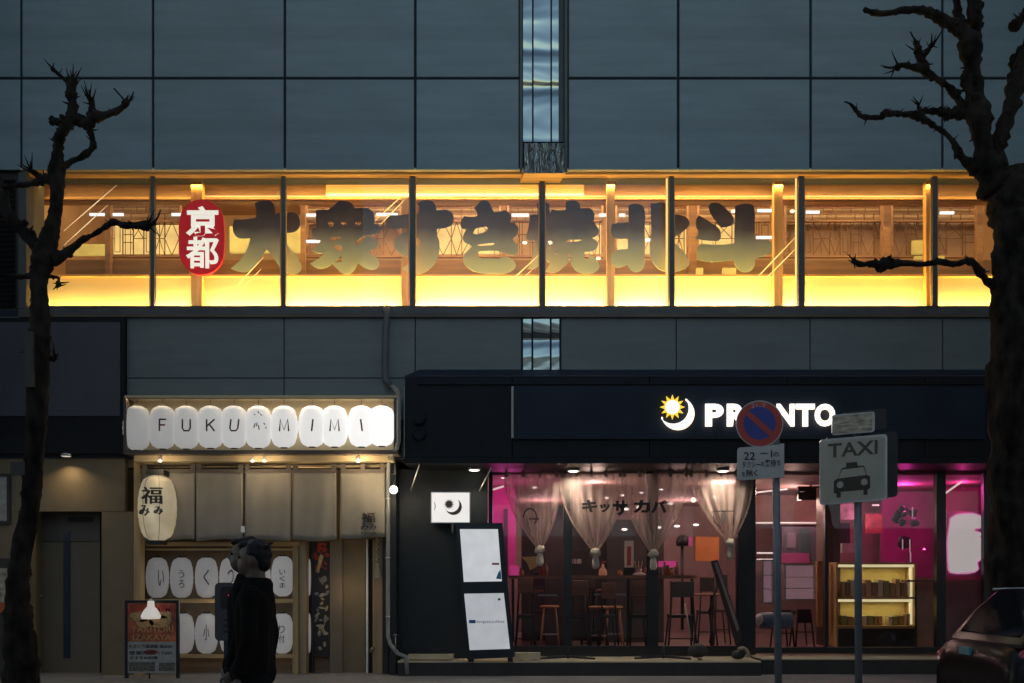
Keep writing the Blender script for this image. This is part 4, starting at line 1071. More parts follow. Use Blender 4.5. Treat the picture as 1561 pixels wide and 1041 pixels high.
for k in range(9):
    x = [795, 826, 832, 945, 985, 1013, 1024, 1018, 1032][k]; Y = 1.6
    bt_ = thing('condiment_bottle', (PX(x, Y), Y, PZ(877, 1.3)), ['small brown condiment jar under the first curtain', 'amber condiment jar beside the first curtain knot', 'dark condiment jar beside the first curtain knot', 'red topped condiment jar left of the menu card', 'small tan jar right of the chopstick holder', 'left dark red bottle on the shelf behind the third curtain', 'middle dark red bottle on the shelf behind the third curtain', 'short brown jar on the shelf behind the third curtain', 'right amber bottle on the shelf behind the third curtain'][k], 'bottle', 'condiment jars along the window counter')
    hh = .1 + .05 * (k % 3)
    m_ = [mat('amber', (.35, .14, .06), .3), mat('dark_red', (.22, .04, .03), .3), mat('brownjar', (.18, .1, .07), .4)][k % 3]
    MB().lathe((PX(x, Y), Y, PZ(877, 1.3)), [(.035, 0), (.04, .01), (.04, hh * .7), (.018, hh * .85), (.018, hh)], 12).build('body', m_, bt_)
    MB().lathe((PX(x, Y), Y, PZ(877, 1.3) + hh), [(.022, 0), (.022, .025)], 10).build('cap', M_dark, bt_)

# dark hooded lamp, leaning board
hl = thing('hooded_lamp', (PX(1043, 2.6), 2.6, .9), 'black domed lamp on a post behind the third curtain', 'lamp')
MB().lathe(P(1043, 832, 2.6), [(.14, 0), (.145, .08), (.12, .16), (.05, .20)], 18).build('dome', M_ink, hl)
MB().tube([P(1040, 832, 2.6), P(1040, 960, 2.6)], .03, 10).build('post', M_dark, hl)
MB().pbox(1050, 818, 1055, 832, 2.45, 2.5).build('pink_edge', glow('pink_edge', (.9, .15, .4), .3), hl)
lb_ = thing('leaning_board', (PX(1118, .3), .2, zz + .02), 'tall dark edged folding board leaning beside the black pillar', 'board')
quad([(1084, 855), (1094, 853), (1131, 965), (1124, 990)], .28, .34, mat('maroon_edge', (.05, .02, .02), .4), 'frame', lb_)
quad([(1089, 858), (1093, 857), (1127, 958), (1124, 963)], .27, .279, mat('pale_edge2', (.25, .18, .15), .5), 'edge', lb_)
MB().tube([P(1094, 890, .5), P(1080, 935, .75)], .02, 8).build('rear_strut', M_dark, lb_)
wt = thing('round_weight', (PX(1133, .15), .15, zz + .02), 'dark round weight with pale ring at the foot of the leaning board', 'weight')
MB().ball(P(1125, 998, .12), .10, 14, (1.1, .8, .75)).build('weight', M_dark, wt)
mb = MB(); mb.tube([P(1131 + 10 * math.cos(R(a)), 1000 - 12 * math.sin(R(a)), .05) for a in range(-10, 140, 15)], .028, 8); mb.build('ring', mat('beige_ring', (.35, .27, .2), .5), wt)
bw = thing('weight_bag', (PX(1068, .2), .2, zz + .02), 'dark sandbag weight on the step under the bar window', 'weight')
MB().ball(P(1064, 992, .2), .13, 14, (1.2, .9, .85), .15).build('bag', M_dark, bw)
MB().ball(P(1064, 985, .12), .07, 12, (1.1, .7, .6), .15).build('flap', mat('grey_cloth', (.08, .085, .08), .7), bw)
MB().ball(P(1067, 1004, .08), .035, 10, (1.2, .8, .7), .3).build('tag', M_beige2, bw)
rod_ = MB().tube([P(1044, 920, .5), P(1053, 972, .4)], .012, 8).build('thin_leg_rod', mat('tan_rod', (.3, .25, .18), .4))
tag(rod_, 'thin pale tan slanting rod under the grey backed chair', 'rod')
# low stand feet on the step
def crossfoot(x, y, label):
    f = thing('stand_foot', (PX(x, .1), .1, zz + .02), label, 'stand', 'black spider feet on the plinth')
    z = zz + .045
    for dx, dy in ((-.45, -.02), (.42, -.05), (-.3, .3), (.3, .32)):
        MB().tube([(PX(x, .15), .2, z + .03), (PX(x, .15) + dx, .2 + dy, z)], [.02, .014], 8).build('foot', M_black, f)
    MB().tube([(PX(x, .15), .2, z), (PX(x, .15), .2, z + .18)], .022, 8).build('hub', M_black, f)
crossfoot(866, 1000, 'black spider foot on the step below the window mullion'); crossfoot(1012, 1000, 'black spider foot on the step left of the sandbag')
sbx = thing('step_block', (PX(804, .2), .2, zz + .02), 'long pale block lying on the step right of the light box stand', 'block')
MB().pbox(785, 995.5, 824, 1004, .1, .3).build('block', M_plt, sbx)
sb2 = thing('step_block', (PX(655, .2), .2, zz + .02), 'long pale low block lying on the step left of the light box stand', 'block')
MB().pbox(622, 998, 691, 1005, .1, .3).build('block', M_plt, sb2)

# right part of the bar: monitor, fridges, showcase, neon
mo = thing('hanging_monitor', P(1233, 768, 2.6), 'black screen hanging from the ceiling between the two street signs', 'screen')
MB().pbox(1217, 741, 1252, 762, 2.6, 2.68).build('screen', mat('screen_black', (.02, .012, .014), .2), mo)
MB().tube([P(1236, 741, 2.64), P(1236, 729, 2.64)], .02, 8).build('mount', M_dark, mo)
MB().tube([P(1219, 750, 2.59), P(1227, 749, 2.59)], .006, 6).build('status_strip', M_white, mo)
def fridge(a, b, c, d, Y, label, m, k):
    f = thing('display_fridge', P((a + c) / 2, d, Y), label, 'fridge', 'display fridges in the bar')
    MB().pbox(a, b, c, d, Y + .1, Y + .5).build('back', m, f)
    for (q, w, e, r) in ((a, b, a + 2, d), (c - 2, b, c, d), (a, b - 2, c, b), (a, d, c, d + 2)): MB().pbox(q, w, e, r, Y, Y + .5).build('frame', M_steel, f)
    for j in range(1, 3):
        y = b + (d - b) * j / 3
        MB().pbox(a + 2, y, c - 2, y + 1.5, Y + .02, Y + .4).build('shelf', M_white, f)
        for i in range(5):
            x = a + 5 + i * (c - a - 10) / 4.5
            MB().lathe(P(x, y, Y + .15), [(.04, 0), (.045, .02), (.04, .09), (.02, .12)], 10).build('food', [mat('food_orange', (.6, .2, .08), .5), mat('food_pink', (.6, .3, .35), .5), mat('food_pale', (.6, .5, .45), .5)][(i + j + k) % 3], f)
fridge(1196, 862, 1244, 913, 2.2, 'white framed display fridge with small plates between pole and pillar', glow('fridge_pink', (.75, .45, .52), .22), 0)
fridge(1162, 855, 1180, 918, 2.2, 'narrow pinkish display fridge beside the black pillar', glow('fridge_pink', (.75, .45, .52), .22), 1)
pc = thing('picture_board', P(1225, 850, 3.4), 'faint bluish picture board above the display fridge', 'board')
MB().pbox(1193, 803, 1253, 856, 3.4, 3.46).build('board', mat('blue_grey_board', (.14, .14, .18), .5, var=.3, vs=3), pc)
MB().pbox(1200, 812, 1213, 835, 3.38, 3.399).build('print', mat('pale_violet', (.3, .26, .34), .5), pc)
MB().pbox(1220, 806, 1235, 842, 3.38, 3.399).build('print', mat('slate_teal', (.08, .15, .16), .5), pc)
MB().pbox(1192, 843, 1234, 858, 3.36, 3.379).build('print', mat('print_magenta', (.5, .1, .3), .5), pc)
bl_ = thing('blue_bin', P(1185, 957, 1.3), 'pale blue rounded basket low behind the no parking sign pole', 'basket')
MB().lathe(P(1156, 946, 1.4), [(.13, 0), (.14, .05), (.14, .52), (.12, .56)], 18, axis='x').build('basket', mat('pale_blue', (.12, .2, .3), .4), bl_)
MB().ball(P(1157, 944, 1.3), .09, 12, (.8, .8, 1)).build('lid', M_white, bl_)
for k, (a, b, c, d) in enumerate(((1277, 768, 1302, 792), (1319, 783, 1345, 813))):
    o = MB().pbox(a, b, c, d, 3.5, 3.55).build('wall_picture', mat('wall_pic_%d' % k, [(.3, .22, .22), (.25, .05, .04)][k], .5, var=.5, vs=8)); tag(o, ['greyish wall picture left of the taxi sign pole', 'dark red wall picture right of the taxi sign pole'][k], 'picture', 'pictures on the rear wall of the bar')
mw = thing('coffee_machine', P(1287, 843, 3.0), 'black box machine on a shelf left of the taxi sign pole', 'machine')
MB().pbox(1276, 797, 1296, 838, 3.0, 3.3).build('body', M_dark, mw)
MB().pbox(1284, 828, 1302, 842, 2.9, 3.1).build('white_box', mat('grey_white', (.4, .36, .34), .5), mw)

SH = thing('lit_showcase', P(1337, 956, 1.7), 'two tier warm yellow lit showcase full of small packages', 'showcase')
Ys = 1.6
M_cs = mat('case_wood', (.45, .30, .12), .5)
MB().pbox(1277, 857, 1397, 860, Ys, Ys + .5).build('case_top', M_cs, SH)
MB().pbox(1277, 954, 1397, 958, Ys, Ys + .5).build('case_base', M_cs, SH)
MB().pbox(1277, 910, 1395, 913, Ys, Ys + .5).build('shelf', M_cs, SH)
MB().pbox(1275, 857, 1277.5, 986, Ys, Ys + .5).build('case_side', M_cs, SH)
MB().pbox(1394.5, 857, 1397.5, 986, Ys, Ys + .5).build('case_side', M_cs, SH)
MB().pbox(1277, 859, 1397, 956, Ys + .42, Ys + .5).build('case_back', mat('case_back', (.62, .52, .2), .6), SH)
MB().pbox(1277, 958, 1395, 986, Ys + .02, Ys + .4).build('kick_board', M_dark, SH)
for a, b, c, d in ((1279, 860.5, 1393, 864.5), (1279, 913.5, 1390, 917.5)): MB().pbox(a, b, c, d, Ys + .02, Ys + .08).build('light_tube', glow('case_tube', (1, .88, .5), .75), SH)
MB().pbox(1389, 862, 1392.5, 952, Ys + .1, Ys + .2).build('light_tube', glow('case_tube', (1, .88, .5), .75), SH)
for y in (866, 919): area('case_lamp', P(1335, y, Ys + .2), (0, 0, 0), 1.1, .08, 2.2, (1, .82, .38), SH)
rp = random.Random(4)
pk = [mat('pack_tan', (.42, .28, .16), .5), mat('pack_brown', (.22, .13, .09), .5), mat('pack_pale', (.5, .45, .36), .5), mat('pack_green', (.2, .22, .1), .5), mat('pack_olive', (.3, .2, .08), .5)]
k = 0
for row, (yb_, hh) in enumerate(((909, 26), (953, 17))):
    x = 1283; cnt = 0
    while x < 1388:
        w = rp.uniform(6, 10)
        if rp.random() < .88:
            nm = 'package'
            o = MB().bbox(PX(x, Ys + .15), PX(x + w - 1, Ys + .15), Ys + .15, Ys + .32, PZ(yb_, Ys + .15), PZ(yb_ - hh * rp.uniform(.75, 1.05), Ys + .15), .008).build('package', pk[k % 5])
            cnt += 1
            tag(o, '%s package from the left on the %s tier of the lit showcase' % (['first', 'second', 'third', 'fourth', 'fifth', 'sixth', 'seventh', 'eighth', 'ninth', 'tenth', 'eleventh', 'twelfth', 'thirteenth', 'fourteenth', 'fifteenth', 'sixteenth', 'seventeenth', 'eighteenth'][cnt - 1], ['upper', 'lower'][row]), 'package', ['packages on the upper showcase tier', 'packages on the lower showcase tier'][row])
        k += 1; x += w
sl = thing('counter_ledge', P(1455, 888, 1.4), 'thin red brown ledge running right from the lit showcase', 'shelf')
MB().pbox(1381, 884, 1487, 887, 1.3, 1.5).build('ledge', mat('red_brown', (.2, .06, .05), .4), sl)

# neon figure : plain rounded glowing shape on a pink panel
NE = thing('neon_sign', P(1472, 878, 1.3), 'white glowing rounded neon shape with pink halo beside the right tree', 'sign')
Yn = 1.25
MB().pbox(1443, 779, 1497, 878, Yn + .05, Yn + .07).build('back_panel', mat('pink_acrylic', (.5, .05, .25), .3), NE)
nf = lambda x, y: (1340 + x / 5.204, 700 + y / 5.204)
nl = [(545, 600), (560, 520), (565, 470), (610, 440), (680, 430), (750, 430), (810, 450), (848, 500), (845, 545), (800, 545), (755, 565), (830, 590), (800, 610), (830, 650), (848, 720), (835, 770), (780, 820), (790, 870), (760, 895), (620, 908), (560, 895), (545, 820), (540, 680)]
hl1 = [(700, 790), (715, 740), (745, 735), (750, 775), (725, 812)]
hl2 = [(768, 740), (800, 732), (820, 745), (812, 785), (790, 790), (770, 770)]
shape([nl], Yn, .012, nf, glow('neon_white', (1.0, .95, .93), .45, .02), 'neon_shape', NE)
mb = MB(); mb.tube([P(nf(x, y)[0], nf(x, y)[1], Yn - .03) for x, y in nl + nl[:1]], .012, 6); mb.build('neon_tube', glow('neon_pink', (1.0, .35, .7), .55), NE)
MB().pbox(1424, 779, 1429, 880, Yn, Yn + .02).build('lit_edge', glow('neon_edge', (.55, .15, .6), .25), NE)
point('neon_light', P(1472, 770, Yn - .1), 1.6, (1, .05, .38), .12, NE)
point('neon_light', P(1512, 830, -.3), 2.0, (1, .05, .32), .015, NE)  # added lamp outside the window, tinting the tree trunk pink
hg = thing('hanging_ornament', P(1385, 850, 2.4), 'dark bushy hanging ornament in front of the magenta wall', 'ornament')
mb = MB()
for k in range(12): mb.ball(P(1385 + rp.uniform(-18, 18), 800 + rp.uniform(-28, 30), 2.4 + rp.uniform(-.1, .1)), rp.uniform(.05, .11), 8, (1, 1, 1), .5)
mb.build('dark_foliage', mat('dark_plum', (.07, .02, .05), .5), hg)
mb = MB()
for a in (((1391, 773), (1391, 790)), ((1376, 822), (1376, 838)), ((1387, 822), (1387, 842)), ((1388, 842), (1388, 858))): mb.tube([P(*a[0], 2.25), P(*a[1], 2.25)], .012, 6)
mb.build('glint_rods', glow('rod_glow', (1, .6, .75), .35), hg)

# ------------------------------------------------------------------ upstairs: lettering sign
UL = thing('rooftop_style_lettering', (PX(765, .3), .3, PZ(420, .3)), 'seven huge dark to olive brush characters behind the upstairs glass', 'sign lettering')
UL.name = 'brush_lettering'; WL['brush_lettering'] = WL['rooftop_style_lettering']
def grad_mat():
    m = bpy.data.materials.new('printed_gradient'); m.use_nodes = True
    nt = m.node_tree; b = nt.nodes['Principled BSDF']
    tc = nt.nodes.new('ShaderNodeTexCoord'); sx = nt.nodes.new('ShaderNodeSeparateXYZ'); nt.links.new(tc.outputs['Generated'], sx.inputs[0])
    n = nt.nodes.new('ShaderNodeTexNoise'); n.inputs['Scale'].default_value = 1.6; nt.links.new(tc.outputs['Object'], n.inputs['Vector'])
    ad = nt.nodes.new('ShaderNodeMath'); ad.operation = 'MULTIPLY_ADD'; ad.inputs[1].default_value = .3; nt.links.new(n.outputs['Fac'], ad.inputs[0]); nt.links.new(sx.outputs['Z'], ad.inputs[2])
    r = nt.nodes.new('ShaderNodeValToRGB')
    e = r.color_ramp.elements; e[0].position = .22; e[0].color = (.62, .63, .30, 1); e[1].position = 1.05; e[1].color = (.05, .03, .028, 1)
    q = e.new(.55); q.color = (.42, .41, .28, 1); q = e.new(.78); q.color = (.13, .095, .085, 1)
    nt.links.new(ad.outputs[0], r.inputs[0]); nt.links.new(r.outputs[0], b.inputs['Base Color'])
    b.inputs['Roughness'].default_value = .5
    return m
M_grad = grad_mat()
def TR(x0, y0, s): return lambda x, y: (x0 + x / s, y0 + y / s)
G = []
G.append((TR(260, 295, 7.433), [[(955, 108, 1), (1020, 85), (1100, 78), (1160, 110), (1182, 170), (1186, 235, 1), (1250, 222), (1330, 212), (1400, 215), (1450, 260), (1467, 320), (1455, 390), (1410, 432), (1300, 448, 1), (1270, 500), (1300, 550), (1370, 640), (1450, 740), (1483, 820), (1470, 880), (1420, 910), (1360, 912), (1300, 895), (1200, 780), (1095, 635, 1), (1020, 740), (940, 840), (860, 888), (780, 885), (680, 852, 1), (800, 740), (870, 620), (905, 505, 1), (840, 512), (765, 500), (718, 450), (705, 380), (712, 330), (722, 292, 1), (800, 295), (880, 287), (970, 270, 1), (968, 190)]]))
G.append((TR(450, 295, 8.007), [[(255, 205, 1), (330, 196), (400, 198, 1), (470, 150), (535, 85, 1), (600, 92), (660, 105), (705, 140), (730, 180, 1), (800, 172), (870, 175), (930, 205), (965, 260), (970, 320), (965, 370, 1), (1010, 385), (1040, 420), (1030, 470), (970, 495), (860, 515, 1), (930, 530), (990, 560), (1020, 600), (1000, 650), (950, 685), (885, 715, 1), (940, 750), (1000, 790), (1028, 840), (1010, 900), (950, 930), (880, 920), (820, 890), (765, 850, 1), (740, 910), (700, 960), (640, 985), (570, 970), (510, 920), (450, 858, 1), (380, 905), (310, 920), (240, 900), (180, 855, 1), (260, 810), (340, 750), (420, 692, 1), (350, 732), (290, 735), (240, 715), (195, 690, 1), (260, 640), (320, 568, 1), (260, 570), (215, 530), (205, 470), (212, 425, 1), (258, 418, 1), (252, 300)],
          [(408, 350), (437, 345), (468, 352), (466, 395), (437, 410), (412, 395)], [(565, 350), (600, 342), (638, 352), (632, 378), (600, 388), (570, 376)], [(733, 350), (768, 340), (804, 352), (795, 378), (765, 386), (736, 374)],
          [(410, 548, 1), (590, 532, 1), (470, 582, 1)], [(450, 630, 1), (575, 642, 1), (565, 715, 1), (505, 685, 1)], [(475, 842, 1), (570, 752, 1), (568, 835, 1)], [(728, 605, 1), (825, 525, 1), (862, 520, 1), (838, 562, 1), (752, 628, 1)]]))
G.append((TR(580, 295, 8.007), [[(450, 120, 1), (510, 88), (580, 82), (640, 105), (675, 160), (685, 207, 1), (750, 200), (820, 202), (875, 240), (893, 310), (870, 380), (810, 415), (690, 432, 1), (690, 500), (715, 570), (722, 640), (710, 740), (660, 850), (580, 940), (500, 978), (400, 985), (265, 918, 1), (330, 870), (420, 820), (440, 785, 1), (340, 782), (260, 752), (190, 690), (160, 620), (190, 550), (250, 490), (340, 450), (345, 428, 1), (260, 427), (120, 430), (72, 400), (65, 330), (90, 262, 1), (220, 265), (345, 250), (462, 238, 1), (470, 170)],
          [(443, 545), (468, 555), (468, 640), (445, 650)]]))
G.append((TR(690, 295, 8.008), [[(260, 180, 1), (310, 130), (350, 90), (400, 84), (440, 105), (470, 160), (505, 230, 1), (570, 220), (630, 205), (690, 235), (715, 290), (700, 355, 1), (750, 365), (795, 400), (805, 450), (780, 510), (728, 560, 1), (770, 610), (798, 670), (780, 730), (740, 755), (690, 748), (640, 728), (590, 712), (500, 700), (400, 700), (320, 715), (300, 745), (330, 780), (420, 792), (560, 792), (650, 768), (720, 800), (765, 850), (770, 890), (730, 940), (650, 970), (520, 980), (400, 978), (280, 955), (180, 900), (130, 830), (135, 760), (180, 700), (235, 650, 1), (200, 620), (150, 600), (122, 550), (135, 500), (172, 430, 1), (120, 430), (95, 385), (110, 320), (145, 275, 1), (220, 287), (302, 275, 1), (290, 220)],
          [(242, 482, 1), (285, 425, 1), (405, 403, 1), (432, 420, 1), (420, 462, 1), (290, 500, 1)], [(300, 640, 1), (330, 622, 1), (515, 600, 1), (490, 632, 1)]]))
G.append((TR(795, 295, 8.008), [[(190, 115, 1), (240, 100), (290, 102), (325, 120), (340, 170), (346, 245, 1), (375, 190, 1), (440, 206), (538, 200, 1), (542, 100, 1), (600, 85), (660, 88), (705, 120), (720, 180, 1), (780, 178), (840, 185), (880, 230), (890, 290), (875, 350, 1), (920, 400), (945, 450), (930, 500), (862, 545, 1), (910, 570), (930, 620), (915, 670), (860, 705), (770, 712, 1), (770, 790, 1), (820, 797, 1), (825, 735, 1), (880, 780), (940, 850), (950, 900), (910, 950), (830, 980), (740, 978), (660, 940), (610, 860), (600, 742, 1), (555, 737, 1), (585, 780), (570, 840), (510, 900), (440, 955), (370, 973), (290, 955, 1), (348, 850, 1), (310, 830), (285, 795, 1), (215, 882, 1), (150, 920), (75, 920, 1), (110, 850), (140, 720), (172, 552, 1), (130, 575), (80, 570), (60, 540), (80, 440), (95, 340), (100, 265, 1), (150, 258), (198, 262, 1)],
          [(322, 575, 1), (368, 572, 1), (400, 600, 1), (352, 672, 1)], [(405, 730, 1), (440, 730, 1), (420, 780, 1)], [(545, 598, 1), (560, 568, 1), (738, 562, 1), (690, 585, 1)]]))
G.append((TR(920, 295, 8.007), [[(305, 150, 1), (350, 130), (420, 128), (475, 155), (503, 220), (503, 400), (503, 800), (495, 890), (440, 950), (380, 958), (320, 920), (290, 866, 1), (230, 895), (160, 905), (110, 870), (90, 790), (115, 720), (170, 690), (298, 678, 1), (293, 546, 1), (200, 555), (130, 540), (95, 490), (95, 420), (105, 370, 1), (180, 362), (305, 350, 1)],
          [(575, 120, 1), (640, 118), (690, 105), (760, 120), (810, 150), (850, 258, 1), (950, 265), (1020, 300), (1048, 360), (1010, 430), (865, 535, 1), (868, 600, 1), (940, 670), (1010, 760), (1048, 830), (1030, 890), (960, 930), (870, 962), (790, 955), (700, 935), (620, 870), (575, 780), (568, 650), (580, 500)]]))
G.append((TR(1050, 295, 8.007), [[(300, 112), (380, 125), (470, 200), (530, 270), (549, 330), (530, 380), (470, 405), (400, 410), (340, 350), (280, 270), (245, 190), (250, 140)],
          [(120, 265, 1), (200, 310), (290, 370), (365, 425), (390, 480), (370, 572), (290, 580), (180, 570), (50, 552, 1), (115, 500), (90, 400), (90, 320)],
          [(565, 155, 1), (640, 130), (720, 125), (780, 145), (802, 200), (805, 400), (808, 570, 1), (900, 565), (980, 580), (1020, 640), (1005, 710), (950, 755), (808, 795, 1), (805, 870), (760, 940), (690, 962), (620, 940), (562, 870), (550, 815, 1), (400, 828), (220, 830), (95, 802, 1), (95, 720), (105, 640), (300, 625), (450, 620), (555, 605, 1), (560, 400)]]))
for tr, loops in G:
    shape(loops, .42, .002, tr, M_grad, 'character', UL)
KP = thing('red_capsule_sign', P(308, 420, .3), 'red upright capsule sign with two white characters upstairs', 'sign')
M_red = glow('capsule_red', (1.0, .012, .03), .20, .15)
cap = [(308 + 33.5 * math.cos(R(a)), 339 - 34 * math.sin(R(a))) for a in range(0, 181, 20)] + [(308 + 33.5 * math.cos(R(a)), 385.5 - 34 * math.sin(R(a))) for a in range(180, 361, 20)]
shape([cap], .40, .03, idt, M_red, 'capsule', KP)
M_kw = glow('character_white', (1, .95, .84), .80, .02)
text('京', 283.5, 314.5, 333.5, 360, .367, M_kw, 'character', KP, ext=.008, off=.034)
text('都', 283.5, 361, 333.5, 409, .367, M_kw, 'character', KP, ext=.008, off=.018)

# slanting glare on the glass, imitated by thin glowing tubes behind it
M_glare = glow('light_rod', (1.0, .60, .18), 1.6, .3)
M_glare2 = glow('pale_light_rod', (1.0, .72, .42), .8, .3)
for k, (a, b, c, d, m_) in enumerate(((97, 352, 178, 282, M_glare2), (97, 374, 165, 312, M_glare2), (330, 468, 402, 392, M_glare), (341, 468, 398, 410, M_glare), (572, 336, 622, 290, M_glare), (580, 342, 618, 303, M_glare), (766, 440, 822, 388, M_glare), (775, 446, 812, 410, M_glare), (1136, 442, 1214, 360, M_glare), (1152, 440, 1214, 378, M_glare))):
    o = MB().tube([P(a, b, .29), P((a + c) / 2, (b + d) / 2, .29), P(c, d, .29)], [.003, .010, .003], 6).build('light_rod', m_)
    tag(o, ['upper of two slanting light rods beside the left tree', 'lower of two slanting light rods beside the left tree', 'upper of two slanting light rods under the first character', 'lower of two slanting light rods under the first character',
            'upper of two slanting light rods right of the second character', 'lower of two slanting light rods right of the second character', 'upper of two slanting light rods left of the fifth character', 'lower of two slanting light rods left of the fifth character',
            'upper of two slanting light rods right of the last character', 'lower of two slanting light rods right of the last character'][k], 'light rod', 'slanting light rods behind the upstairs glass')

# upstairs lattice screens
def lattice(px0, px1, py0, py1, Y, seed, label, glowband=None, style=0):
    T = thing('lattice_screen', (PX((px0 + px1) / 2, Y), Y, PZ(py1, Y)), label, 'screen', 'wooden lattice screens upstairs')
    rr = random.Random(seed)
    for (a, b, c, d) in ((px0, py0, px1, py0 + 3), (px0, py1 - 3, px1, py1), (px0, py0 + 3, px0 + 3, py1 - 3), (px1 - 3, py0 + 3, px1, py1 - 3), (px0 + 3, 335, px1 - 3, 337.5)):
        MB().pbox(a, b, c, d, Y - .03, Y + .03).build('frame', M_brown, T)
    mb = MB(); t = .011
    xa, xb = px0 + 3, px1 - 3
    ymid = 335
    # upper stepped pattern
    y = py0 + 3; rowsN = 3; rh = (ymid - y) / rowsN
    for r_ in range(1, rowsN): mb.pbox(xa, y + rh * r_ - .6, xb, y + rh * r_ + .6, Y, Y + .02)
    for r_ in range(rowsN):
        x = xa + rr.uniform(6, 26)
        while x < xb:
            mb.pbox(x - .6, y + rh * r_, x + .6, y + rh * (r_ + 1), Y + .003, Y + .023); x += rr.choice((14, 22, 29))
    # lower geometric pattern
    y0, y1 = 338, py1 - 3
    x = xa
    while x < xb - 8:
        w = rr.choice((16, 20, 25)); w = min(w, xb - x)
        mb.pbox(x + w - .6, y0, x + w + .6, y1, Y + .001, Y + .021)
        k = rr.randrange(5); xc = x + w / 2; yc = (y0 + y1) / 2
        seg = []
        if k == 0: seg = [((x, y0), (x + w, yc)), ((x, yc), (x + w, y0)), ((x, yc), (x + w, yc))]
        if k == 1: seg = [((x, yc), (xc, y0)), ((xc, y0), (x + w, yc)), ((x + w, yc), (xc, y1)), ((xc, y1), (x, yc))]
        if k == 2: seg = [((x + 4, y0), (x + 4, y1)), ((x + w - 4, y0), (x + w - 4, y1)), ((x, yc - 6), (x + w, yc - 6)), ((x, yc + 6), (x + w, yc + 6))]
        if k == 3: seg = [((x, yc), (x + w, yc)), ((xc, y0), (xc, y1)), ((x, y0), (x + w, y1)), ((x, y1), (x + w, y0))]
        if k == 4: seg = [((x + 4, y0 + 5), (x + w - 4, y0 + 5)), ((x + 4, y1 - 5), (x + w - 4, y1 - 5)), ((x + 4, y0 + 5), (x + 4, y1 - 5)), ((x + w - 4, y0 + 5), (x + w - 4, y1 - 5)), ((xc, y0), (xc, y0 + 5)), ((x, yc), (x + 4, yc))]
        for p, q in seg: mb.tube([P(*p, Y + .01), P(*q, Y + .01)], t * .6, 4, smooth=False)
        x += w
    tag(mb.build('lattice_bars', M_lattice, T), kind='stuff')
    MB().pbox(px0 + 2, py0 + 2, px1 - 2, 334, Y + .06, Y + .07).build('paper_panel', mat('screen_paper', (.45, .33, .20), .8, var=.15, vs=2), T)
    if glowband:
        for (a, b) in glowband:
            MB().pbox(a, 343, b, 387, Y + .10, Y + .12).build('lit_paper', glow('lit_paper', (1.0, .66, .22), .85, .25), T)
    else:
        MB().pbox(px0 + 2, 338, px1 - 2, py1 - 2, Y + .06, Y + .07).build('paper_panel', mat('screen_paper2', (.36, .24, .15), .8, var=.2, vs=2), T)
YS = 1.5
lattice(168, 276, 302, 392, YS, 1, 'lattice screen left of the red capsule sign', [(170, 274)])
lattice(466, 612, 304, 392, YS, 2, 'lattice screen behind the second character', None)
lattice(640, 764, 304, 392, YS, 3, 'lattice screen behind the third and fourth characters', [(665, 762)])
lattice(773, 920, 304, 392, YS, 4, 'lattice screen behind the fifth character', [(870, 918)])
lattice(938, 1050, 304, 392, YS, 5, 'lattice screen behind the sixth character', [(940, 1048)])
lattice(1063, 1178, 304, 392, YS, 6, 'lattice screen behind the last character', [(1066, 1120)])
lattice(1196, 1346, 304, 392, YS, 7, 'lattice screen between the last character and the dark branch')
lattice(1359, 1500, 304, 392, YS, 8, 'lattice screen at the right end beside the thick tree trunk')
# lit paper lamps and low partitions
for k, (a, b, c, d, Y, e) in enumerate(((350, 345, 458, 384, 1.8, .62), (110, 372, 170, 388, 1.8, .5), (1392, 366, 1418, 386, 1.4, .4), (1395, 390, 1440, 412, 1.4, .35), (1102, 408, 1122, 420, 1.1, .7), (1062, 408, 1072, 420, 1.1, .7))):
    o = MB().pbox(a, b, c, d, Y, Y + .08).build('paper_lamp', glow('paper_lamp_%d' % k, (1.0, .72, .16), e, .3))
    tag(o, ['wide glowing yellow paper lamp behind the first character', 'glowing yellow paper lamp left of the first lattice screen', 'small yellow lamp above the long dark branch', 'low yellow lamp behind the long dark branch', 'small square yellow lamp under the last character', 'tiny square yellow lamp right of the sixth character'][k], 'lamp', 'yellow paper lamps upstairs')
for k, (a, b) in enumerate(((100, 288), (309, 610), (628, 924), (938, 1178), (1195, 1410), (1425, 1520))):
    o = MB().pbox(a, 396, b, 424, 1.32, 1.42).build('bench_back', wood('bench_wood', (.26, .15, .07)))
    tag(o, ['brown bench back left of the red capsule sign', 'brown bench back below the first two characters', 'brown bench back below the third to fifth characters', 'brown bench back below the last two characters', 'brown bench back under the long dark branch', 'brown bench back at the right end by the tree'][k], 'bench', 'bench backs along the upstairs window')
ul = [(137, 188, 327), (262, 285, 327), (465, 482, 328), (574, 606, 327), (780, 806, 328), (913, 936, 328), (944, 953, 328), (1155, 1178, 321), (1153, 1190, 362), (1229, 1249, 323.5), (1433, 1454, 324.5), (464, 488, 368), (984, 991, 366)]
ulab = ['upstairs white tube light above the left tree branch', 'upstairs tube light left of the capsule sign', 'short upstairs tube light left of the second character', 'upstairs tube light between second and third characters', 'upstairs tube light right of the fourth character',
        'upstairs tube light right of the fifth character', 'tiny upstairs tube light left of the sixth character', 'upstairs tube light right of the last character, upper', 'upstairs tube light right of the last character, lower', 'upstairs tube light just right of the last wide mullion', 'upstairs tube light near the right tree', 'low upstairs tube light left of the second character', 'tiny low upstairs light in the middle of the sixth character']
for (a, b, y), lb in zip(ul, ulab):
    o = MB().tube([P(a, y, 1.42), P(b, y, 1.42)], .026, 8).build('ceiling_tube', glow('cool_tube', (.92, .97, 1.0), 1.1))
    tag(o, lb, 'light', 'white tube lights upstairs')
us = [(376, 309), (238, 309), (246, 309), (800, 370), (838, 370), (912, 394), (1118, 322), (1202, 308), (1208, 322), (968, 309)]
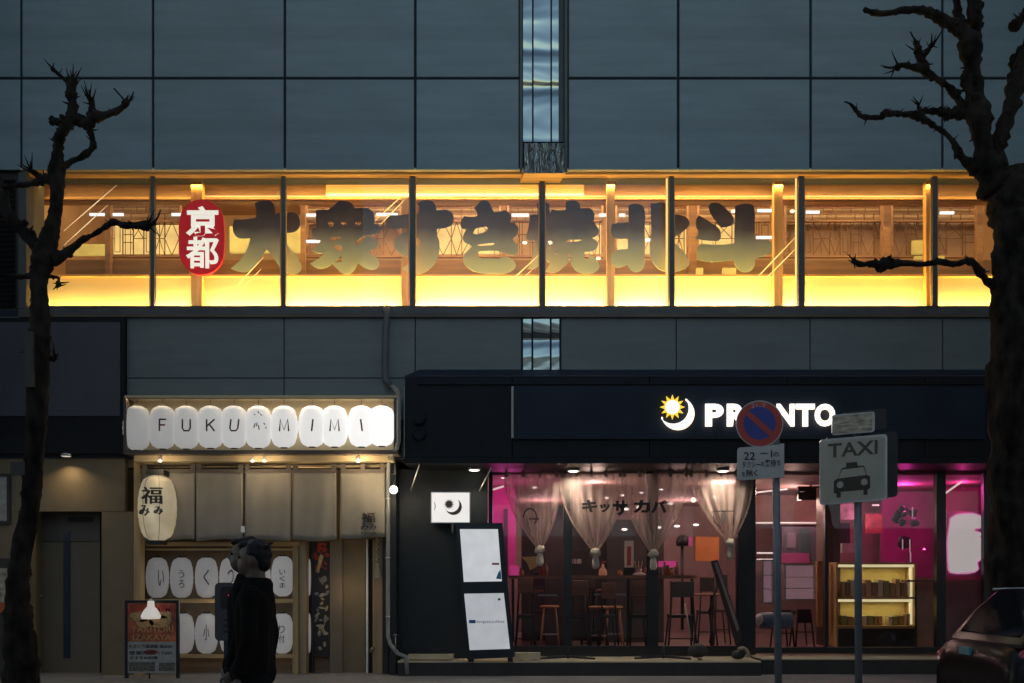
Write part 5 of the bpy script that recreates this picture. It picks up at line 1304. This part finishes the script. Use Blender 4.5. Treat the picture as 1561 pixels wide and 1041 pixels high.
usl = ['tiny spot left of the first character head', 'tiny spot just right of the first thick mullion', 'second tiny spot right of the first thick mullion', 'yellowish lamp left of the fifth character', 'small lamp inside the fifth character', 'small lamp right of the fifth character foot', 'tiny spot between the last character strokes', 'tiny spot above right of the last character', 'tiny lower spot right of the last character', 'tiny spot above the sixth character']
for (x, y), lb in zip(us, usl):
    o = MB().ball(P(x, y, 1.42), .035, 10, (1.2, 1, .7)).build('ceiling_spot', glow('warm_spot', (1, .88, .6), 1.6))
    tag(o, lb, 'light', 'small round spots upstairs')

# ------------------------------------------------------------------ buildings across the street (behind the viewer), seen in reflections
M_opp = mat('opposite_wall', (.16, .16, .17), .7, var=.2, vs=1)
def opp(x0, x1, y0, y1, h, label, lit):
    b = thing('opposite_building', ((x0 + x1) / 2, (y0 + y1) / 2, 0), label, 'building', 'buildings across the street')
    MB().box(x0, x1, y0, y1, 0, h).build('wall', M_opp, b)
    MB().box(x0 - .2, x1 + .2, y0 - .2, y1 + .2, h, h + .3).build('roof', M_dark, b)
    z = 3.2
    while z < h - 2:
        MB().box(x0 + .8, x1 - .8, y1 + .002, y1 + .06, z, z + 1.3).build('window_band', lit if int(z) % 3 == 0 else M_dglass, b)
        z += 3.3
M_lit = glow('office_window_glow', (.80, .92, 1.0), .45, .2)
opp(-48, -7.5, -34, -17.5, 34, 'tall dark office block across the street at the left', M_lit)
opp(7.5, 48, -34, -17.5, 34, 'tall dark office block across the street at the right', M_lit)
opp(-8.5, 8.5, -38, -24, 9, 'low shop building across the street in the middle', M_lit)

# overhanging blocks added out of view on either side to shade the facade edges
for k, (xa, xb) in enumerate(((-16, -8.25), (8.25, 16))):
    nb = thing('neighbour_building', ((xa + xb) / 2, -1.3, 3.4), ['dark overhanging upper floors of the neighbour on the left', 'dark overhanging upper floors of the neighbour on the right'][k], 'building', 'neighbouring buildings on either side')  # no real neighbour, only an added block shading the facade edge
    MB().box(xa, xb, -2.7, -.15, 3.6, 19).build('wall', M_opp, nb)
    MB().box(xa - .1, xb + .1, -2.8, -.14, 19, 19.3).build('roof', M_dark, nb)
    for z in (4.6, 7.6, 10.6, 13.6):
        MB().box(xa + .8, xb - .8, -2.76, -2.702, z, z + 1.4).build('window', M_dglass, nb)
# ------------------------------------------------------------------ street trees
def smooth_path(pts, n=4):
    out = []
    for i in range(len(pts) - 1):
        p0 = pts[max(i - 1, 0)]; p1 = pts[i]; p2 = pts[i + 1]; p3 = pts[min(i + 2, len(pts) - 1)]
        for k in range(n):
            t = k / n
            out.append(tuple(.5 * ((2 * b) + (-a + c) * t + (2 * a - 5 * b + 4 * c - d) * t * t + (-a + 3 * b - 3 * c + d) * t ** 3) for a, b, c, d in zip(p0, p1, p2, p3)))
    out.append(pts[-1])
    return out
rt = random.Random(11)
def limb(T, name, pts, Y, dy=0, knob=0, twigs=0, n=14, seg=5):
    """pts: (px, py, width in px)"""
    sp_ = smooth_path(pts, seg)
    N = len(sp_)
    P3 = []; rad = []
    for i, (x, y, w) in enumerate(sp_):
        yy = Y + dy * i / N
        P3.append(P(x, y, yy) + Vector((0, 0 if name == 'trunk' else .03 * math.sin(i * .35), 0)))
        r_ = w / 2 / sc(yy)
        rad.append(r_ * (1 + .16 * math.sin(i * 1.7 + x)) if name != 'trunk' else r_ * (1 + .015 * math.sin(i * .7)))
    mb = MB(); mb.tube(P3, rad, n, jit=.36 if name != 'trunk' else .22, zf=1.0 if name != 'trunk' else .3)
    if name != 'trunk':
        for i in range(1, N, 2):
            if rt.random() < .35:
                d_ = Vector((rt.uniform(-1, 1), rt.uniform(-.5, .5), rt.uniform(-.4, 1))).normalized(); L_ = rad[i] + rt.uniform(.03, .09)
                mb.tube([P3[i], P3[i] + d_ * L_], [rad[i] * .4, .003], 5)
            if rt.random() < .75:
                o_ = Vector((rt.uniform(-1, 1), rt.uniform(-.6, .6), rt.uniform(-1, 1))).normalized()
                mb.ball(P3[i] + o_ * rad[i] * .75, rad[i] * rt.uniform(.45, .8), 8, (1, 1, 1), .7)
    end = P3[-1]
    if knob:
        kr = knob / 2 / sc(Y)
        for k in range(5): mb.ball(end + Vector((rt.uniform(-1, 1), rt.uniform(-1, 1), rt.uniform(-1, 1))) * kr * .6, kr * rt.uniform(.55, .9), 10, (1, 1, 1), .7)
    o = mb.build(name, M_bark, T)
    if twigs:
        mb = MB()
        for k in range(twigs):
            d = (P3[-1] - P3[-3]).normalized() + Vector((rt.uniform(-1, 1), rt.uniform(-.5, .5), rt.uniform(-.8, 1.1)))
            d.normalize(); L = rt.uniform(.06, .2)
            st = end + Vector((rt.uniform(-1, 1), 0, rt.uniform(-1, 1))) * (knob or 8) / 2 / sc(Y) * .7
            mid = st + d * L * .5 + Vector((0, 0, .015)); mb.tube([st, mid, st + d * L + Vector((0, 0, .04))], [.014, .009, .003], 5)
        tag(mb.build('twigs', M_bark, T), kind='stuff')
    return o
Yl = -3.3
T1 = thing('street_tree', (PX(30, Yl), Yl, 0), 'bare pollarded dark tree with knobbly limbs at the left kerb', 'tree')
limb(T1, 'trunk', [(28, 1062, 54), (32, 1020, 48), (29, 960, 42), (27, 900, 34), (34, 840, 30), (45, 780, 29), (50, 720, 28), (55, 650, 30), (58, 590, 31), (60, 530, 34), (61, 480, 28), (59, 430, 25), (66, 392, 34), (76, 360, 26), (84, 325, 19), (87, 290, 20), (86, 262, 24), (88, 238, 17)], Yl, n=26, seg=9)
limb(T1, 'branch', [(86, 262, 22), (86, 238, 16), (90, 215, 15), (98, 200, 16), (106, 182, 18), (110, 160, 14), (110, 140, 15), (112, 124, 12)], Yl, knob=13, twigs=7)
limb(T1, 'branch', [(109, 130, 8), (98, 120, 6), (88, 112, 6), (82, 107, 7)], Yl, knob=5, twigs=3)
limb(T1, 'branch', [(93, 258, 9), (104, 246, 9), (124, 240, 9), (141, 228, 9), (140, 212, 9), (136, 198, 10), (142, 182, 17), (160, 176, 12), (178, 166, 9), (192, 158, 8)], Yl, knob=9, twigs=4)
limb(T1, 'branch', [(192, 158, 6), (185, 147, 3), (174, 135, 2)], Yl)
limb(T1, 'branch', [(192, 158, 6), (198, 148, 3), (204, 140, 1.5)], Yl)
limb(T1, 'branch', [(134, 190, 12), (118, 182, 18), (104, 186, 16), (90, 188, 10), (78, 184, 9)], Yl, knob=10)
limb(T1, 'branch', [(138, 180, 12), (139, 164, 9), (139, 153, 8)], Yl, knob=10, twigs=8)
limb(T1, 'branch', [(70, 394, 24), (48, 366, 20), (26, 342, 18), (8, 316, 18), (-4, 285, 20), (-30, 240, 18)], Yl)
limb(T1, 'branch', [(82, 270, 14), (66, 272, 14), (52, 280, 9), (30, 284, 8), (0, 286, 8)], Yl)
limb(T1, 'branch', [(66, 274, 10), (56, 266, 8), (50, 262, 7)], Yl, knob=7, twigs=6)
limb(T1, 'branch', [(78, 396, 20), (100, 384, 12), (124, 368, 9), (142, 360, 7), (158, 346, 8), (172, 338, 10), (190, 345, 9), (208, 344, 11), (224, 343, 12)], Yl, knob=12, twigs=6)
limb(T1, 'branch', [(230, 342, 6), (238, 332, 3), (245, 320, 2)], Yl)
limb(T1, 'branch', [(66, 419, 10), (80, 421, 5), (90, 424, 4), (91, 434, 5)], Yl, knob=8, twigs=5)
limb(T1, 'branch', [(54, 417, 10), (30, 421, 7), (4, 419, 6), (-20, 418, 7)], Yl)
limb(T1, 'branch', [(70, 545, 8), (80, 548, 6), (84, 545, 4)], Yl, knob=6, twigs=4)
limb(T1, 'branch', [(52, 530, 12), (44, 534, 9), (38, 536, 4)], Yl)
bx_ = thing('tree_tag_box', P(47, 592, -3.5), 'small dark box strapped to the left tree trunk', 'box')
MB().pbox(37, 505, 50, 590, -3.5, -3.44).build('box', M_dark, bx_)
bx2 = thing('tree_lamp_box', P(22, 716, -3.45), 'short black bracket box at the left tree above the poster', 'box')
MB().pbox(16, 704, 38, 724, -3.42, -3.36).build('box', M_dark, bx2)

Yr = -3.2
T2 = thing('street_tree', (PX(1545, Yr), Yr, 0), 'thick bare pollarded dark tree with long limbs at the right kerb', 'tree')
limb(T2, 'trunk', [(1566, 1062, 126), (1564, 960, 110), (1562, 860, 98), (1560, 780, 92), (1556, 700, 84), (1550, 620, 82), (1552, 540, 78), (1554, 470, 76), (1554, 410, 74), (1550, 350, 72), (1540, 300, 62), (1530, 262, 52)], Yr, n=34, seg=10)
limb(T2, 'branch', [(1524, 290, 52), (1507, 250, 36), (1496, 215, 30), (1490, 180, 32), (1486, 140, 28), (1482, 100, 27), (1478, 70, 28), (1462, 46, 20), (1440, 28, 17), (1415, 19, 14), (1385, 17, 11), (1345, 20, 9), (1318, 12, 7)], Yr, dy=-.2)
limb(T2, 'branch', [(1483, 88, 22), (1488, 60, 18), (1486, 30, 19), (1480, 0, 18), (1476, -40, 17)], Yr)
limb(T2, 'branch', [(1470, 36, 12), (1462, 20, 12), (1458, 5, 12), (1450, -20, 10)], Yr)
limb(T2, 'branch', [(1536, 290, 36), (1522, 235, 26), (1528, 200, 24), (1540, 160, 22), (1552, 120, 26), (1566, 90, 26), (1590, 40, 22)], Yr, dy=-.1)
limb(T2, 'branch', [(1556, 110, 20), (1550, 95, 18), (1560, 80, 20)], Yr, knob=18, twigs=4)
limb(T2, 'branch', [(1494, 262, 26), (1476, 246, 15), (1462, 236, 11), (1450, 216, 9), (1440, 200, 8), (1424, 190, 8), (1408, 184, 11), (1394, 176, 12), (1376, 172, 8), (1350, 172, 11), (1342, 180, 8), (1322, 178, 8), (1310, 172, 7), (1298, 162, 4), (1286, 156, 2)], Yr, dy=-.2, n=12)
limb(T2, 'branch', [(1484, 172, 20), (1470, 158, 13), (1456, 146, 11), (1444, 134, 10), (1428, 118, 9), (1412, 108, 14), (1404, 98, 16), (1400, 84, 10), (1402, 74, 8)], Yr, dy=.2, knob=9, twigs=5)
limb(T2, 'branch', [(1406, 104, 14), (1392, 100, 9), (1376, 100, 8), (1366, 104, 8)], Yr, knob=9, twigs=6)
limb(T2, 'branch', [(1406, 86, 9), (1416, 76, 7), (1420, 68, 6)], Yr, knob=7, twigs=3)
limb(T2, 'branch', [(1400, 74, 8), (1398, 62, 7)], Yr, knob=8, twigs=2)
limb(T2, 'branch', [(1480, 172, 16), (1462, 172, 16), (1440, 172, 14), (1422, 171, 10), (1406, 168, 7), (1400, 160, 3)], Yr, twigs=3)
limb(T2, 'branch', [(1526, 436, 22), (1508, 428, 12), (1492, 414, 12), (1482, 402, 11), (1474, 397, 10), (1455, 402, 9), (1432, 400, 9), (1408, 403, 8), (1380, 400, 9), (1356, 402, 16), (1342, 405, 18), (1328, 401, 9), (1314, 402, 8), (1304, 400, 6)], Yr, dy=-.3, twigs=8, n=12)
limb(T2, 'branch', [(1546, 40, 18), (1556, 28, 14), (1566, 22, 12)], Yr, knob=16, twigs=6)

# ------------------------------------------------------------------ street signs
def rrect(x0, y0, x1, y1, r, sk=0):
    pts = []
    for cx, cy, a0 in ((x1 - r, y0 + r, 0), (x0 + r, y0 + r, 90), (x0 + r, y1 - r, 180), (x1 - r, y1 - r, 270)):
        for k in range(5):
            a = R(a0 + k * 22.5)
            pts.append((cx + r * math.cos(a), cy - r * math.sin(a)))
    return [(x, y + sk * (x - (x0 + x1) / 2), 1) for x, y in pts]
Yn2 = -2.55
NP = thing('no_parking_sign', (PX(1185, Yn2), Yn2, 0), 'round blue and red no parking sign with small white plate on a grey pole', 'traffic sign')
MB().tube([P(1187, 1070, Yn2), P(1182, 640, Yn2)], .046, 16).build('pole', M_greymetal, NP)
M_sw = mat('sign_white_paint', (.45, .46, .44), .45, var=.08, vs=6)
M_sred = mat('sign_red', (.45, .05, .04), .45, var=.1); M_sblue = mat('sign_blue', (.03, .05, .28), .45, var=.1)
el = lambda cx, cy, rx, ry, n=24: [(cx + rx * math.cos(2 * math.pi * k / n), cy + ry * math.sin(2 * math.pi * k / n)) for k in range(n)]
Yd_ = Yn2 - .08
shape([el(1158, 646, 36, 35.5)], Yd_, .006, idt, M_sw, 'rim', NP)
shape([el(1158, 646, 34.5, 34)], Yd_ - .008, .001, idt, M_sred, 'red_disc', NP)
shape([el(1158, 645, 24.5, 25)], Yd_ - .011, .001, idt, M_sblue, 'blue_disc', NP)
quad([(1137, 633), (1143, 627), (1180, 659), (1175, 666)], Yd_ - .016, Yd_ - .0125, M_sred, 'diagonal_bar', NP)
text('21-7', 1145, 615, 1167, 622, Yd_ - .0095, M_sw, 'digits', NP, ext=.001)
shape([rrect(1124, 680, 1194, 730, 4, -.07)], Yd_, .008, idt, M_sw, 'plate', NP)
MB().pbox(1190, 676, 1195.5, 728, Yd_ - .02, Yd_ + .03).build('plate_edge', M_sw, NP)
ts = -0.6
for t_, bx in (('22', (1134, 689, 1151, 701)), ('－1', (1159, 686, 1177, 697)), ('の', (1179, 689, 1187, 696)), ('タクシー', (1131, 703, 1159, 713)), ('の', (1160, 704, 1165, 711)), ('客待', (1166, 700, 1183, 712)), ('ち', (1184, 701, 1190, 709)), ('を', (1131, 719, 1136, 727)), ('除', (1138, 716, 1148, 727)), ('く', (1149, 716, 1155, 726))):
    text(t_, *bx, Yd_ - .012, M_ink, 'writing', NP, ext=.001, off=.012)
for y in (655, 705): MB().pbox(1176, y - 4, 1190, y + 4, Yd_ + .012, Yn2 + .05).build('bracket', M_steel, NP)

Yt = -2.5
TX = thing('taxi_sign', (PX(1308, Yt), Yt, 0), 'square white taxi stand sign with black cab symbol on a grey pole', 'traffic sign')
MB().tube([P(1309, 1070, Yt), P(1307, 640, Yt)], .046, 16).build('pole', M_greymetal, TX)
Ye = Yt - .09
M_cream = mat('sign_cream', (.40, .38, .31), .5, var=.08, vs=5)
def skq(x, y): return (x, y - .085 * (x - 1300))
shape([rrect(1249.5, 666, 1352, 766, 5)], Ye, .012, skq, M_steel, 'rim', TX)
shape([rrect(1252, 669, 1349, 763, 4)], Ye - .014, .001, skq, M_cream, 'face', TX)
shape([rrect(1258, 664, 1366, 763, 5)], Ye + .12, .05, skq, M_dark, 'rear_case', TX)
tsk = text('TAXI', 1262, 673.5, 1338, 695, Ye - .0165, mat('sign_brown', (.09, .07, .05), .6, var=.3, vs=4), 'writing', TX, ext=.001, off=.02)
for v in tsk.data.vertices: v.co.z += .085 * v.co.x
M_cab = mat('cab_print', (.045, .035, .025), .6, var=.2)
cf = lambda x, y: skq(1100 + x / 5.204, 590 + y / 5.204 - .4)
shape([[(890, 735, 1), (925, 715, 1), (950, 640, 1), (988, 632, 1), (990, 598, 1), (1075, 598, 1), (1080, 632, 1), (1130, 632, 1), (1152, 708, 1), (1178, 722, 1), (1178, 815, 1), (1158, 825, 1), (1158, 865, 1), (1125, 865, 1), (1125, 825, 1), (945, 825, 1), (945, 870, 1), (912, 870, 1), (912, 835, 1), (890, 832, 1)],
       [(918, 718, 1), (1148, 708, 1), (1125, 642, 1), (955, 650, 1)], el(940, 768, 27, 27, 12), el(1132, 762, 27, 27, 12)], Ye - .0165, .001, cf, M_cab, 'cab_symbol', TX)
shape([rrect(1268, 630, 1333, 661, 4)], Ye - .02, .012, skq, M_steel, 'small_plate_rim', TX)
shape([rrect(1270, 632, 1330, 659, 3)], Ye - .034, .001, skq, mat('worn_plate', (.42, .37, .28), .7, var=.65, vs=14, bump=.6, bs=30, st=(.5, 1, 2)), 'small_plate', TX)
shape([rrect(1285, 627, 1350, 657, 4)], Ye + .12, .03, skq, M_dark, 'small_rear_case', TX)
for y in (645, 700, 745): MB().pbox(1296, y - 4, 1318, y + 4, Ye + .014, Yt + .06).build('bracket', M_steel, TX)

# parking meter
Ym = -3.6
PM = thing('parking_meter', (PX(347, Ym), Ym, 0), 'dark grey parking meter with red light left of the walkers', 'parking meter')
M_pm = mat('meter_grey', (.055, .06, .065), .5, var=.12)
mb = MB(); 
shape([rrect(331, 888, 360.5, 976, 7)], Ym - .02, .09, idt, M_pm, 'head', PM)
MB().pbox(341, 976, 352, 1054, Ym - .04, Ym + .06).build('post', mat('meter_post', (.05, .065, .085), .4, .3), PM)
shape([rrect(336, 894, 357, 929, 6)], Ym - .117, .006, idt, M_ink, 'display_window', PM)
MB().lathe(P(350, 907.5, Ym - .126), [(.014, .005), (.014, -.006)], 10, axis='y').build('red_light', glow('red_led', (1, .03, .12), 1.4), PM)
for y in (943, 952, 961): MB().pbox(341, y, 352, y + 3.5, Ym - .118, Ym - .108).build('slot', M_ink, PM)
MB().pbox(354, 918, 356, 926, Ym - .13, Ym - .11).build('card_slot', M_white, PM)
MB().pbox(337, 1020, 356, 1056, Ym - .08, Ym + .1).build('base', M_steel, PM)

# ------------------------------------------------------------------ car
YC0, YC1 = -5.75, -4.05
CR = thing('parked_car', (6.7, -4.9, -.14), 'dark maroon hatchback parked at the right edge in front of the tree', 'car')
M_car = mat('car_paint', (.010, .007, .008), .28, .0, var=.1, bump=.0, spec=.22)
M_cglass = mat('car_glass', (.008, .008, .010), .05, var=.1, bump=.0, spec=.8)
prof = [(4.72, .30, .62, .74), (4.70, .28, .78, .80), (4.76, .26, .98, .84), (5.0, .25, 1.0, .85), (5.6, .22, 1.0, .85), (6.6, .22, .98, .85), (7.6, .22, .96, .84), (8.2, .24, .90, .80), (8.65, .28, .74, .72), (8.78, .34, .58, .60)]
def loft(sections, n=20, e=4.0):
    """sections: x, z0, z1, half width -> superellipse rings"""
    mb = MB(); 
    rings = []
    for (x, z0, z1, hw) in sections:
        ring = []
        for k in range(n):
            t = 2 * math.pi * (k + .5) / n
            c, s = math.cos(t), math.sin(t)
            ring.append((x, -4.9 + hw * math.copysign(abs(c) ** (2 / e), c), (z0 + z1) / 2 + (z1 - z0) / 2 * math.copysign(abs(s) ** (2 / e), s) - .14))
        rings.append(ring)
    vs = [v for r_ in rings for v in r_]; fs = []
    for i in range(len(rings) - 1):
        for k in range(n): fs.append((i * n + k, i * n + (k + 1) % n, (i + 1) * n + (k + 1) % n, (i + 1) * n + k))
    fs.append(tuple(range(n))); fs.append(tuple(range((len(rings) - 1) * n, len(rings) * n)))
    mb.add(vs, fs, True); return mb
loft(prof).build('body', M_car, CR)
# cabin: tapered box with glass set in
def cab(x, z, hw): return [(x, -4.9 - hw, z), (x, -4.9 + hw, z)]
cz = .80
st_c = [(4.80, .84, 5.34, .60, 0), ]
xb0, xb1, xt0, xt1 = 4.80, 7.75, 5.28, 6.75
zb0, ztp = .80, 1.38
hb, ht = .80, .60
mb = MB()
mb.add([(xb0, -4.9 - hb, zb0), (xb1, -4.9 - hb, zb0), (xb1, -4.9 + hb, zb0), (xb0, -4.9 + hb, zb0),
        (xt0, -4.9 - ht, ztp), (xt1, -4.9 - ht, ztp), (xt1, -4.9 + ht, ztp), (xt0, -4.9 + ht, ztp),
        (xb0 + .28, -4.9 - hb + .06, (zb0 + ztp) / 2 + .06), (xb1 - .45, -4.9 - hb + .06, (zb0 + ztp) / 2 + .06), (xb1 - .45, -4.9 + hb - .06, (zb0 + ztp) / 2 + .06), (xb0 + .28, -4.9 + hb - .06, (zb0 + ztp) / 2 + .06)],
       [(0, 3, 2, 1), (4, 5, 6, 7), (0, 1, 9, 8), (8, 9, 5, 4), (1, 2, 10, 9), (9, 10, 6, 5), (2, 3, 11, 10), (10, 11, 7, 6), (3, 0, 8, 11), (11, 8, 4, 7)])
cabo = mb.build('cabin', M_car, CR)
md = cabo.modifiers.new('bevel', 'BEVEL'); md.width = .07; md.segments = 4
for f in cabo.data.polygons: f.use_smooth = True
def plate(pts, off, m, nm, par, th=.012):
    a = Vector(pts[0]); n_ = (Vector(pts[1]) - a).cross(Vector(pts[2]) - a).normalized()
    vs = [Vector(p) + n_ * off for p in pts] + [Vector(p) + n_ * (off - th) for p in pts]
    n = len(pts); mb = MB(); mb.add(vs, [tuple(range(n)), tuple(range(n, 2 * n))[::-1]] + [(i, (i + 1) % n, (i + 1) % n + n, i + n) for i in range(n)])
    return mb.build(nm, m, par)
ym = -4.9
zm_ = (zb0 + ztp) / 2 + .06
plate([(xb0 + .10, ym - .62, zb0 + .11), (xb0 + .10, ym + .62, zb0 + .11), (xb0 + .285, ym + .60, zm_), (xb0 + .285, ym - .60, zm_)][::-1], .02, M_cglass, 'rear_window', CR)
plate([(xb0 + .285, ym - .60, zm_), (xb0 + .285, ym + .60, zm_), (xt0 - .03, ym + .47, ztp - .03), (xt0 - .03, ym - .47, ztp - .03)][::-1], .02, M_cglass, 'rear_window', CR)
for s in (-1, 1):
    pts = [(5.25, ym + s * (hb - .045), zb0 + .13), (7.2, ym + s * (hb - .045), zb0 + .13), (6.72, ym + s * (ht + .03), ztp - .06), (5.42, ym + s * (ht + .03), ztp - .06)]
    plate(pts if s < 0 else pts[::-1], .03, M_cglass, 'side_window', CR)
plate([(xb1 - .10, ym + .66, zb0 + .08), (xb1 - .10, ym - .66, zb0 + .08), (xt1 + .06, ym - .5, ztp - .05), (xt1 + .06, ym + .5, ztp - .05)][::-1], .03, M_cglass, 'windscreen', CR)
M_tail = mat('tail_lens', (.28, .01, .02), .15, var=.15, bump=.02, spec=.8)
tl1 = MB().tube([(4.76, ym + .74, .50), (4.74, ym + .74, .66), (4.86, ym + .70, .80)], [.05, .06, .035], 10).build('tail_lamp', M_tail, CR)
MB().tube([(4.75, ym - .76, .42), (4.80, ym - .755, .66), (4.95, ym - .72, .88), (5.1, ym - .69, 1.0)], [.045, .05, .035, .02], 10).build('tail_lamp', M_tail, CR)
MB().ball((4.70, ym + .73, .62), .022, 8).build('reflector', glow('reflector', (.8, .5, .5), .25), tl1)
MB().box(4.655, 4.685, ym - .17, ym + .17, .20, .36).build('number_plate', M_white, CR)
MB().box(4.70, 4.76, ym + .02, ym + .25, .70, .775).build('sticker', mat('teal_sticker', (.12, .28, .32), .5), CR)
MB().tube([(5.02, ym - .60, 1.0), (4.9, ym + .1, .955)], .01, 6).build('wiper', M_black, CR)
for k, (x, y, z) in enumerate(((4.80, ym - .2, .80), (4.78, ym - .55, .80), (4.92, ym + .55, .93))): MB().ball((x, y, z), .014, 8, (1, 3, .6)).build('chrome_glint', M_steel, CR)
MB().tube([(5.24, ym + .62, 1.37), (6.7, ym + .62, 1.40)], .014, 8).build('roof_rail', M_steel, CR)
for wx in (5.4, 7.95):
    for s in (-1, 1):
        w = MB().lathe((wx, ym + s * .76, .17), [(.20, -.1), (.30, -.10), (.31, -.05), (.31, .05), (.30, .1), (.20, .1)], 26, axis='y').build('wheel', M_black, CR)
        MB().lathe((wx, ym + s * .84, .17), [(.19, -.03), (.19, .02), (.05, .035)], 20, axis='y').build('rim', M_steel, w)

# ------------------------------------------------------------------ people
def remesh(mb, m, name, parent, vox=.014, sm=4):
    o = mb.build('tmp_body', m)
    r_ = o.modifiers.new('r', 'REMESH'); r_.mode = 'VOXEL'; r_.voxel_size = vox; r_.use_smooth_shade = True
    s_ = o.modifiers.new('s', 'SMOOTH'); s_.iterations = sm; s_.factor = .5
    DG().update()
    me = bpy.data.meshes.new_from_object(o.evaluated_get(DG()))
    loc = o.location.copy(); bpy.data.objects.remove(o)
    for p in me.polygons: p.use_smooth = True
    me.materials.clear(); me.materials.append(m)
    return link(name, me, loc, parent)
M_skin = mat('skin', (.10, .06, .045), .55, var=.08, bump=.05)
M_coat = mat('dark_coat', (.008, .0065, .006), .95, var=.25, vs=5, bump=.5, bs=26, spec=.1)
M_trou = mat('dark_trousers', (.008, .008, .009), .95, var=.2, bump=.4, bs=30, spec=.1)
M_hair = mat('black_hair', (.012, .010, .010), .5, var=.3, vs=10, bump=.8, bs=60, st=(1, 1, .3), spec=.2)
def person(px, py_head, Y, H, label, ground=0, lean=0, flip=1, hood=False):
    """walking towards -X ; px, py_head give the head centre"""
    X0 = PX(px, Y); T = thing('person', (X0, Y, ground), label, 'person')
    k = H / 1.74; g = ground
    V = lambda x, y, z: Vector((X0 + x * k, Y + y * k, g + z * k))
    hd = V(0, 0, 1.60)
    b = MB()
    # head, jaw, nose, ear, neck
    b.ball(V(.012, 0, 1.635), .098 * k, 18, (1.02, .80, 1.12)); b.ball(V(-.035, 0, 1.575), .066 * k, 14, (1.0, .85, 1.05)); b.ball(V(-.062, 0, 1.545), .030 * k, 10, (1, 1, .8))
    b.tube([V(-.088, 0, 1.64), V(-.112, 0, 1.605), V(-.095, 0, 1.592)], [.010 * k, .016 * k, .012 * k], 8)
    b.ball(V(-.092, 0, 1.570), .014 * k, 8, (.7, 1.6, .6)); b.ball(V(-.090, 0, 1.652), .018 * k, 8, (.6, 2.4, .5))
    for s in (-1, 1): b.ball(V(.012, s * .08, 1.605), .026 * k, 8, (.7, .35, 1.2))
    b.tube([V(.015, 0, 1.58), V(.02, 0, 1.44)], [.058 * k, .062 * k], 14)
    # torso and limbs
    b.tube([V(.02, 0, 1.47), V(.02, 0, 1.38), V(.01, 0, 1.2), V(.0, 0, 1.05), V(0, 0, .93)], [.07 * k, .09 * k, .09 * k, .085 * k, .09 * k], 16)
    for s in (-1, 1):
        sw = s * .03 + .02
        b.tube([V(.02, s * .17, 1.40), V(.035 + sw * .5, s * .215, 1.14), V(-.02 + sw, s * .225, .90)], [.042 * k, .036 * k, .028 * k], 12)
        hnd = V(-.03 + sw, s * .225, .87)
        b.ball(hnd + Vector((0, 0, -.03)) * k, .036 * k, 10, (1, .55, 1.2))
        for f in range(4): b.tube([hnd + Vector((-.026 + .017 * f, 0, -.055)) * k, hnd + Vector((-.03 + .017 * f, 0, -.095)) * k, hnd + Vector((-.04 + .017 * f, -.004, -.120 + .006 * abs(f - 1))) * k], [.0095 * k, .0085 * k, .007 * k], 6)
        b.tube([hnd + Vector((-.03, 0, -.01)) * k, hnd + Vector((-.055, 0, -.045)) * k, hnd + Vector((-.058, 0, -.07)) * k], [.011 * k, .0095 * k, .008 * k], 6)
        st_ = s * .22
        b.tube([V(0, s * .085, .93), V(-.03 - st_ * .6, s * .09, .50), V(.02 - st_ * 1.15, s * .09, .09)], [.085 * k, .058 * k, .04 * k], 12)
    body = remesh(b, M_skin, 'body', T, .011, 3)
    # eyes
    for s in (-1, 1): MB().ball(V(-.082, s * .034, 1.628), .010 * k, 8).build('eye', M_ink, body)
    # hair
    h_ = MB(); h_.ball(V(.026, 0, 1.650), .094 * k, 18, (1.04, .88, 1.0), .12, 6); h_.ball(V(.06, 0, 1.60), .070 * k, 14, (.8, .95, 1.0), .12, 6); h_.ball(V(-.045, 0, 1.705), .045 * k, 12, (1.2, 1.3, .6), .2, 6)
    for q in range(12):
        a = rt.uniform(-1.2, 1.2); c_ = V(.03 + .08 * math.cos(a * 2), .07 * math.sin(a * 3), 1.708 + rt.uniform(-.015, .015)); h_.ball(c_, .017 * k, 6, (1.4, 1, .6), .3)
    remesh(h_, M_hair, 'hair', T, .010, 2)
    # coat
    c = MB()
    c.tube([V(.03, 0, 1.50), V(.025, 0, 1.43), V(.02, 0, 1.36)], [.08 * k, .10 * k, .12 * k], 18)
    for yo in (-.075, 0, .075):
        c.tube([V(.02, yo, 1.40), V(.015, yo, 1.30), V(.015, yo, 1.12), V(.015, yo, 1.0), V(.01, yo, .90)], [.095 * k, .112 * k, .105 * k, .108 * k, .115 * k], 20)
    for s in (-1, 1):
        sw = s * .03 + .02
        c.ball(V(.02, s * .15, 1.385), .070 * k, 12)
        c.tube([V(.02, s * .17, 1.38), V(.04 + sw * .5, s * .225, 1.13), V(-.02 + sw, s * .23, .90)], [.058 * k, .050 * k, .042 * k], 14)
    if hood: c.ball(V(.07, 0, 1.45), .065 * k, 12, (.9, 1.3, .8))
    remesh(c, M_coat, 'coat', T, .014, 3)
    t = MB()
    t.ball(V(0, 0, .90), .15 * k, 14, (1, 1, .9))
    for s in (-1, 1):
        st_ = s * .22
        t.tube([V(0, s * .08, .92), V(-.03 - st_ * .6, s * .09, .50), V(.02 - st_ * 1.15, s * .09, .10)], [.115 * k, .080 * k, .066 * k], 14)
    remesh(t, M_trou, 'trousers', T, .014, 3)
    for s in (-1, 1):
        st_ = s * .22; fx = .02 - st_ * 1.15
        sh = MB(); sh.ball(V(fx - .02, s * .09, .05), .055 * k, 12, (1.3, .85, .9)); sh.ball(V(fx - .10, s * .09, .036), .045 * k, 12, (1.6, .95, .75))
        remesh(sh, M_black, 'shoe', T, .009, 2)
    return T
person(386, 846, -8.75, 1.74, 'nearer walker in a dark coat with black hair facing left', hood=True)
person(374, 842, -8.45, 1.77, 'farther walker overlapped by the nearer one, face further left')
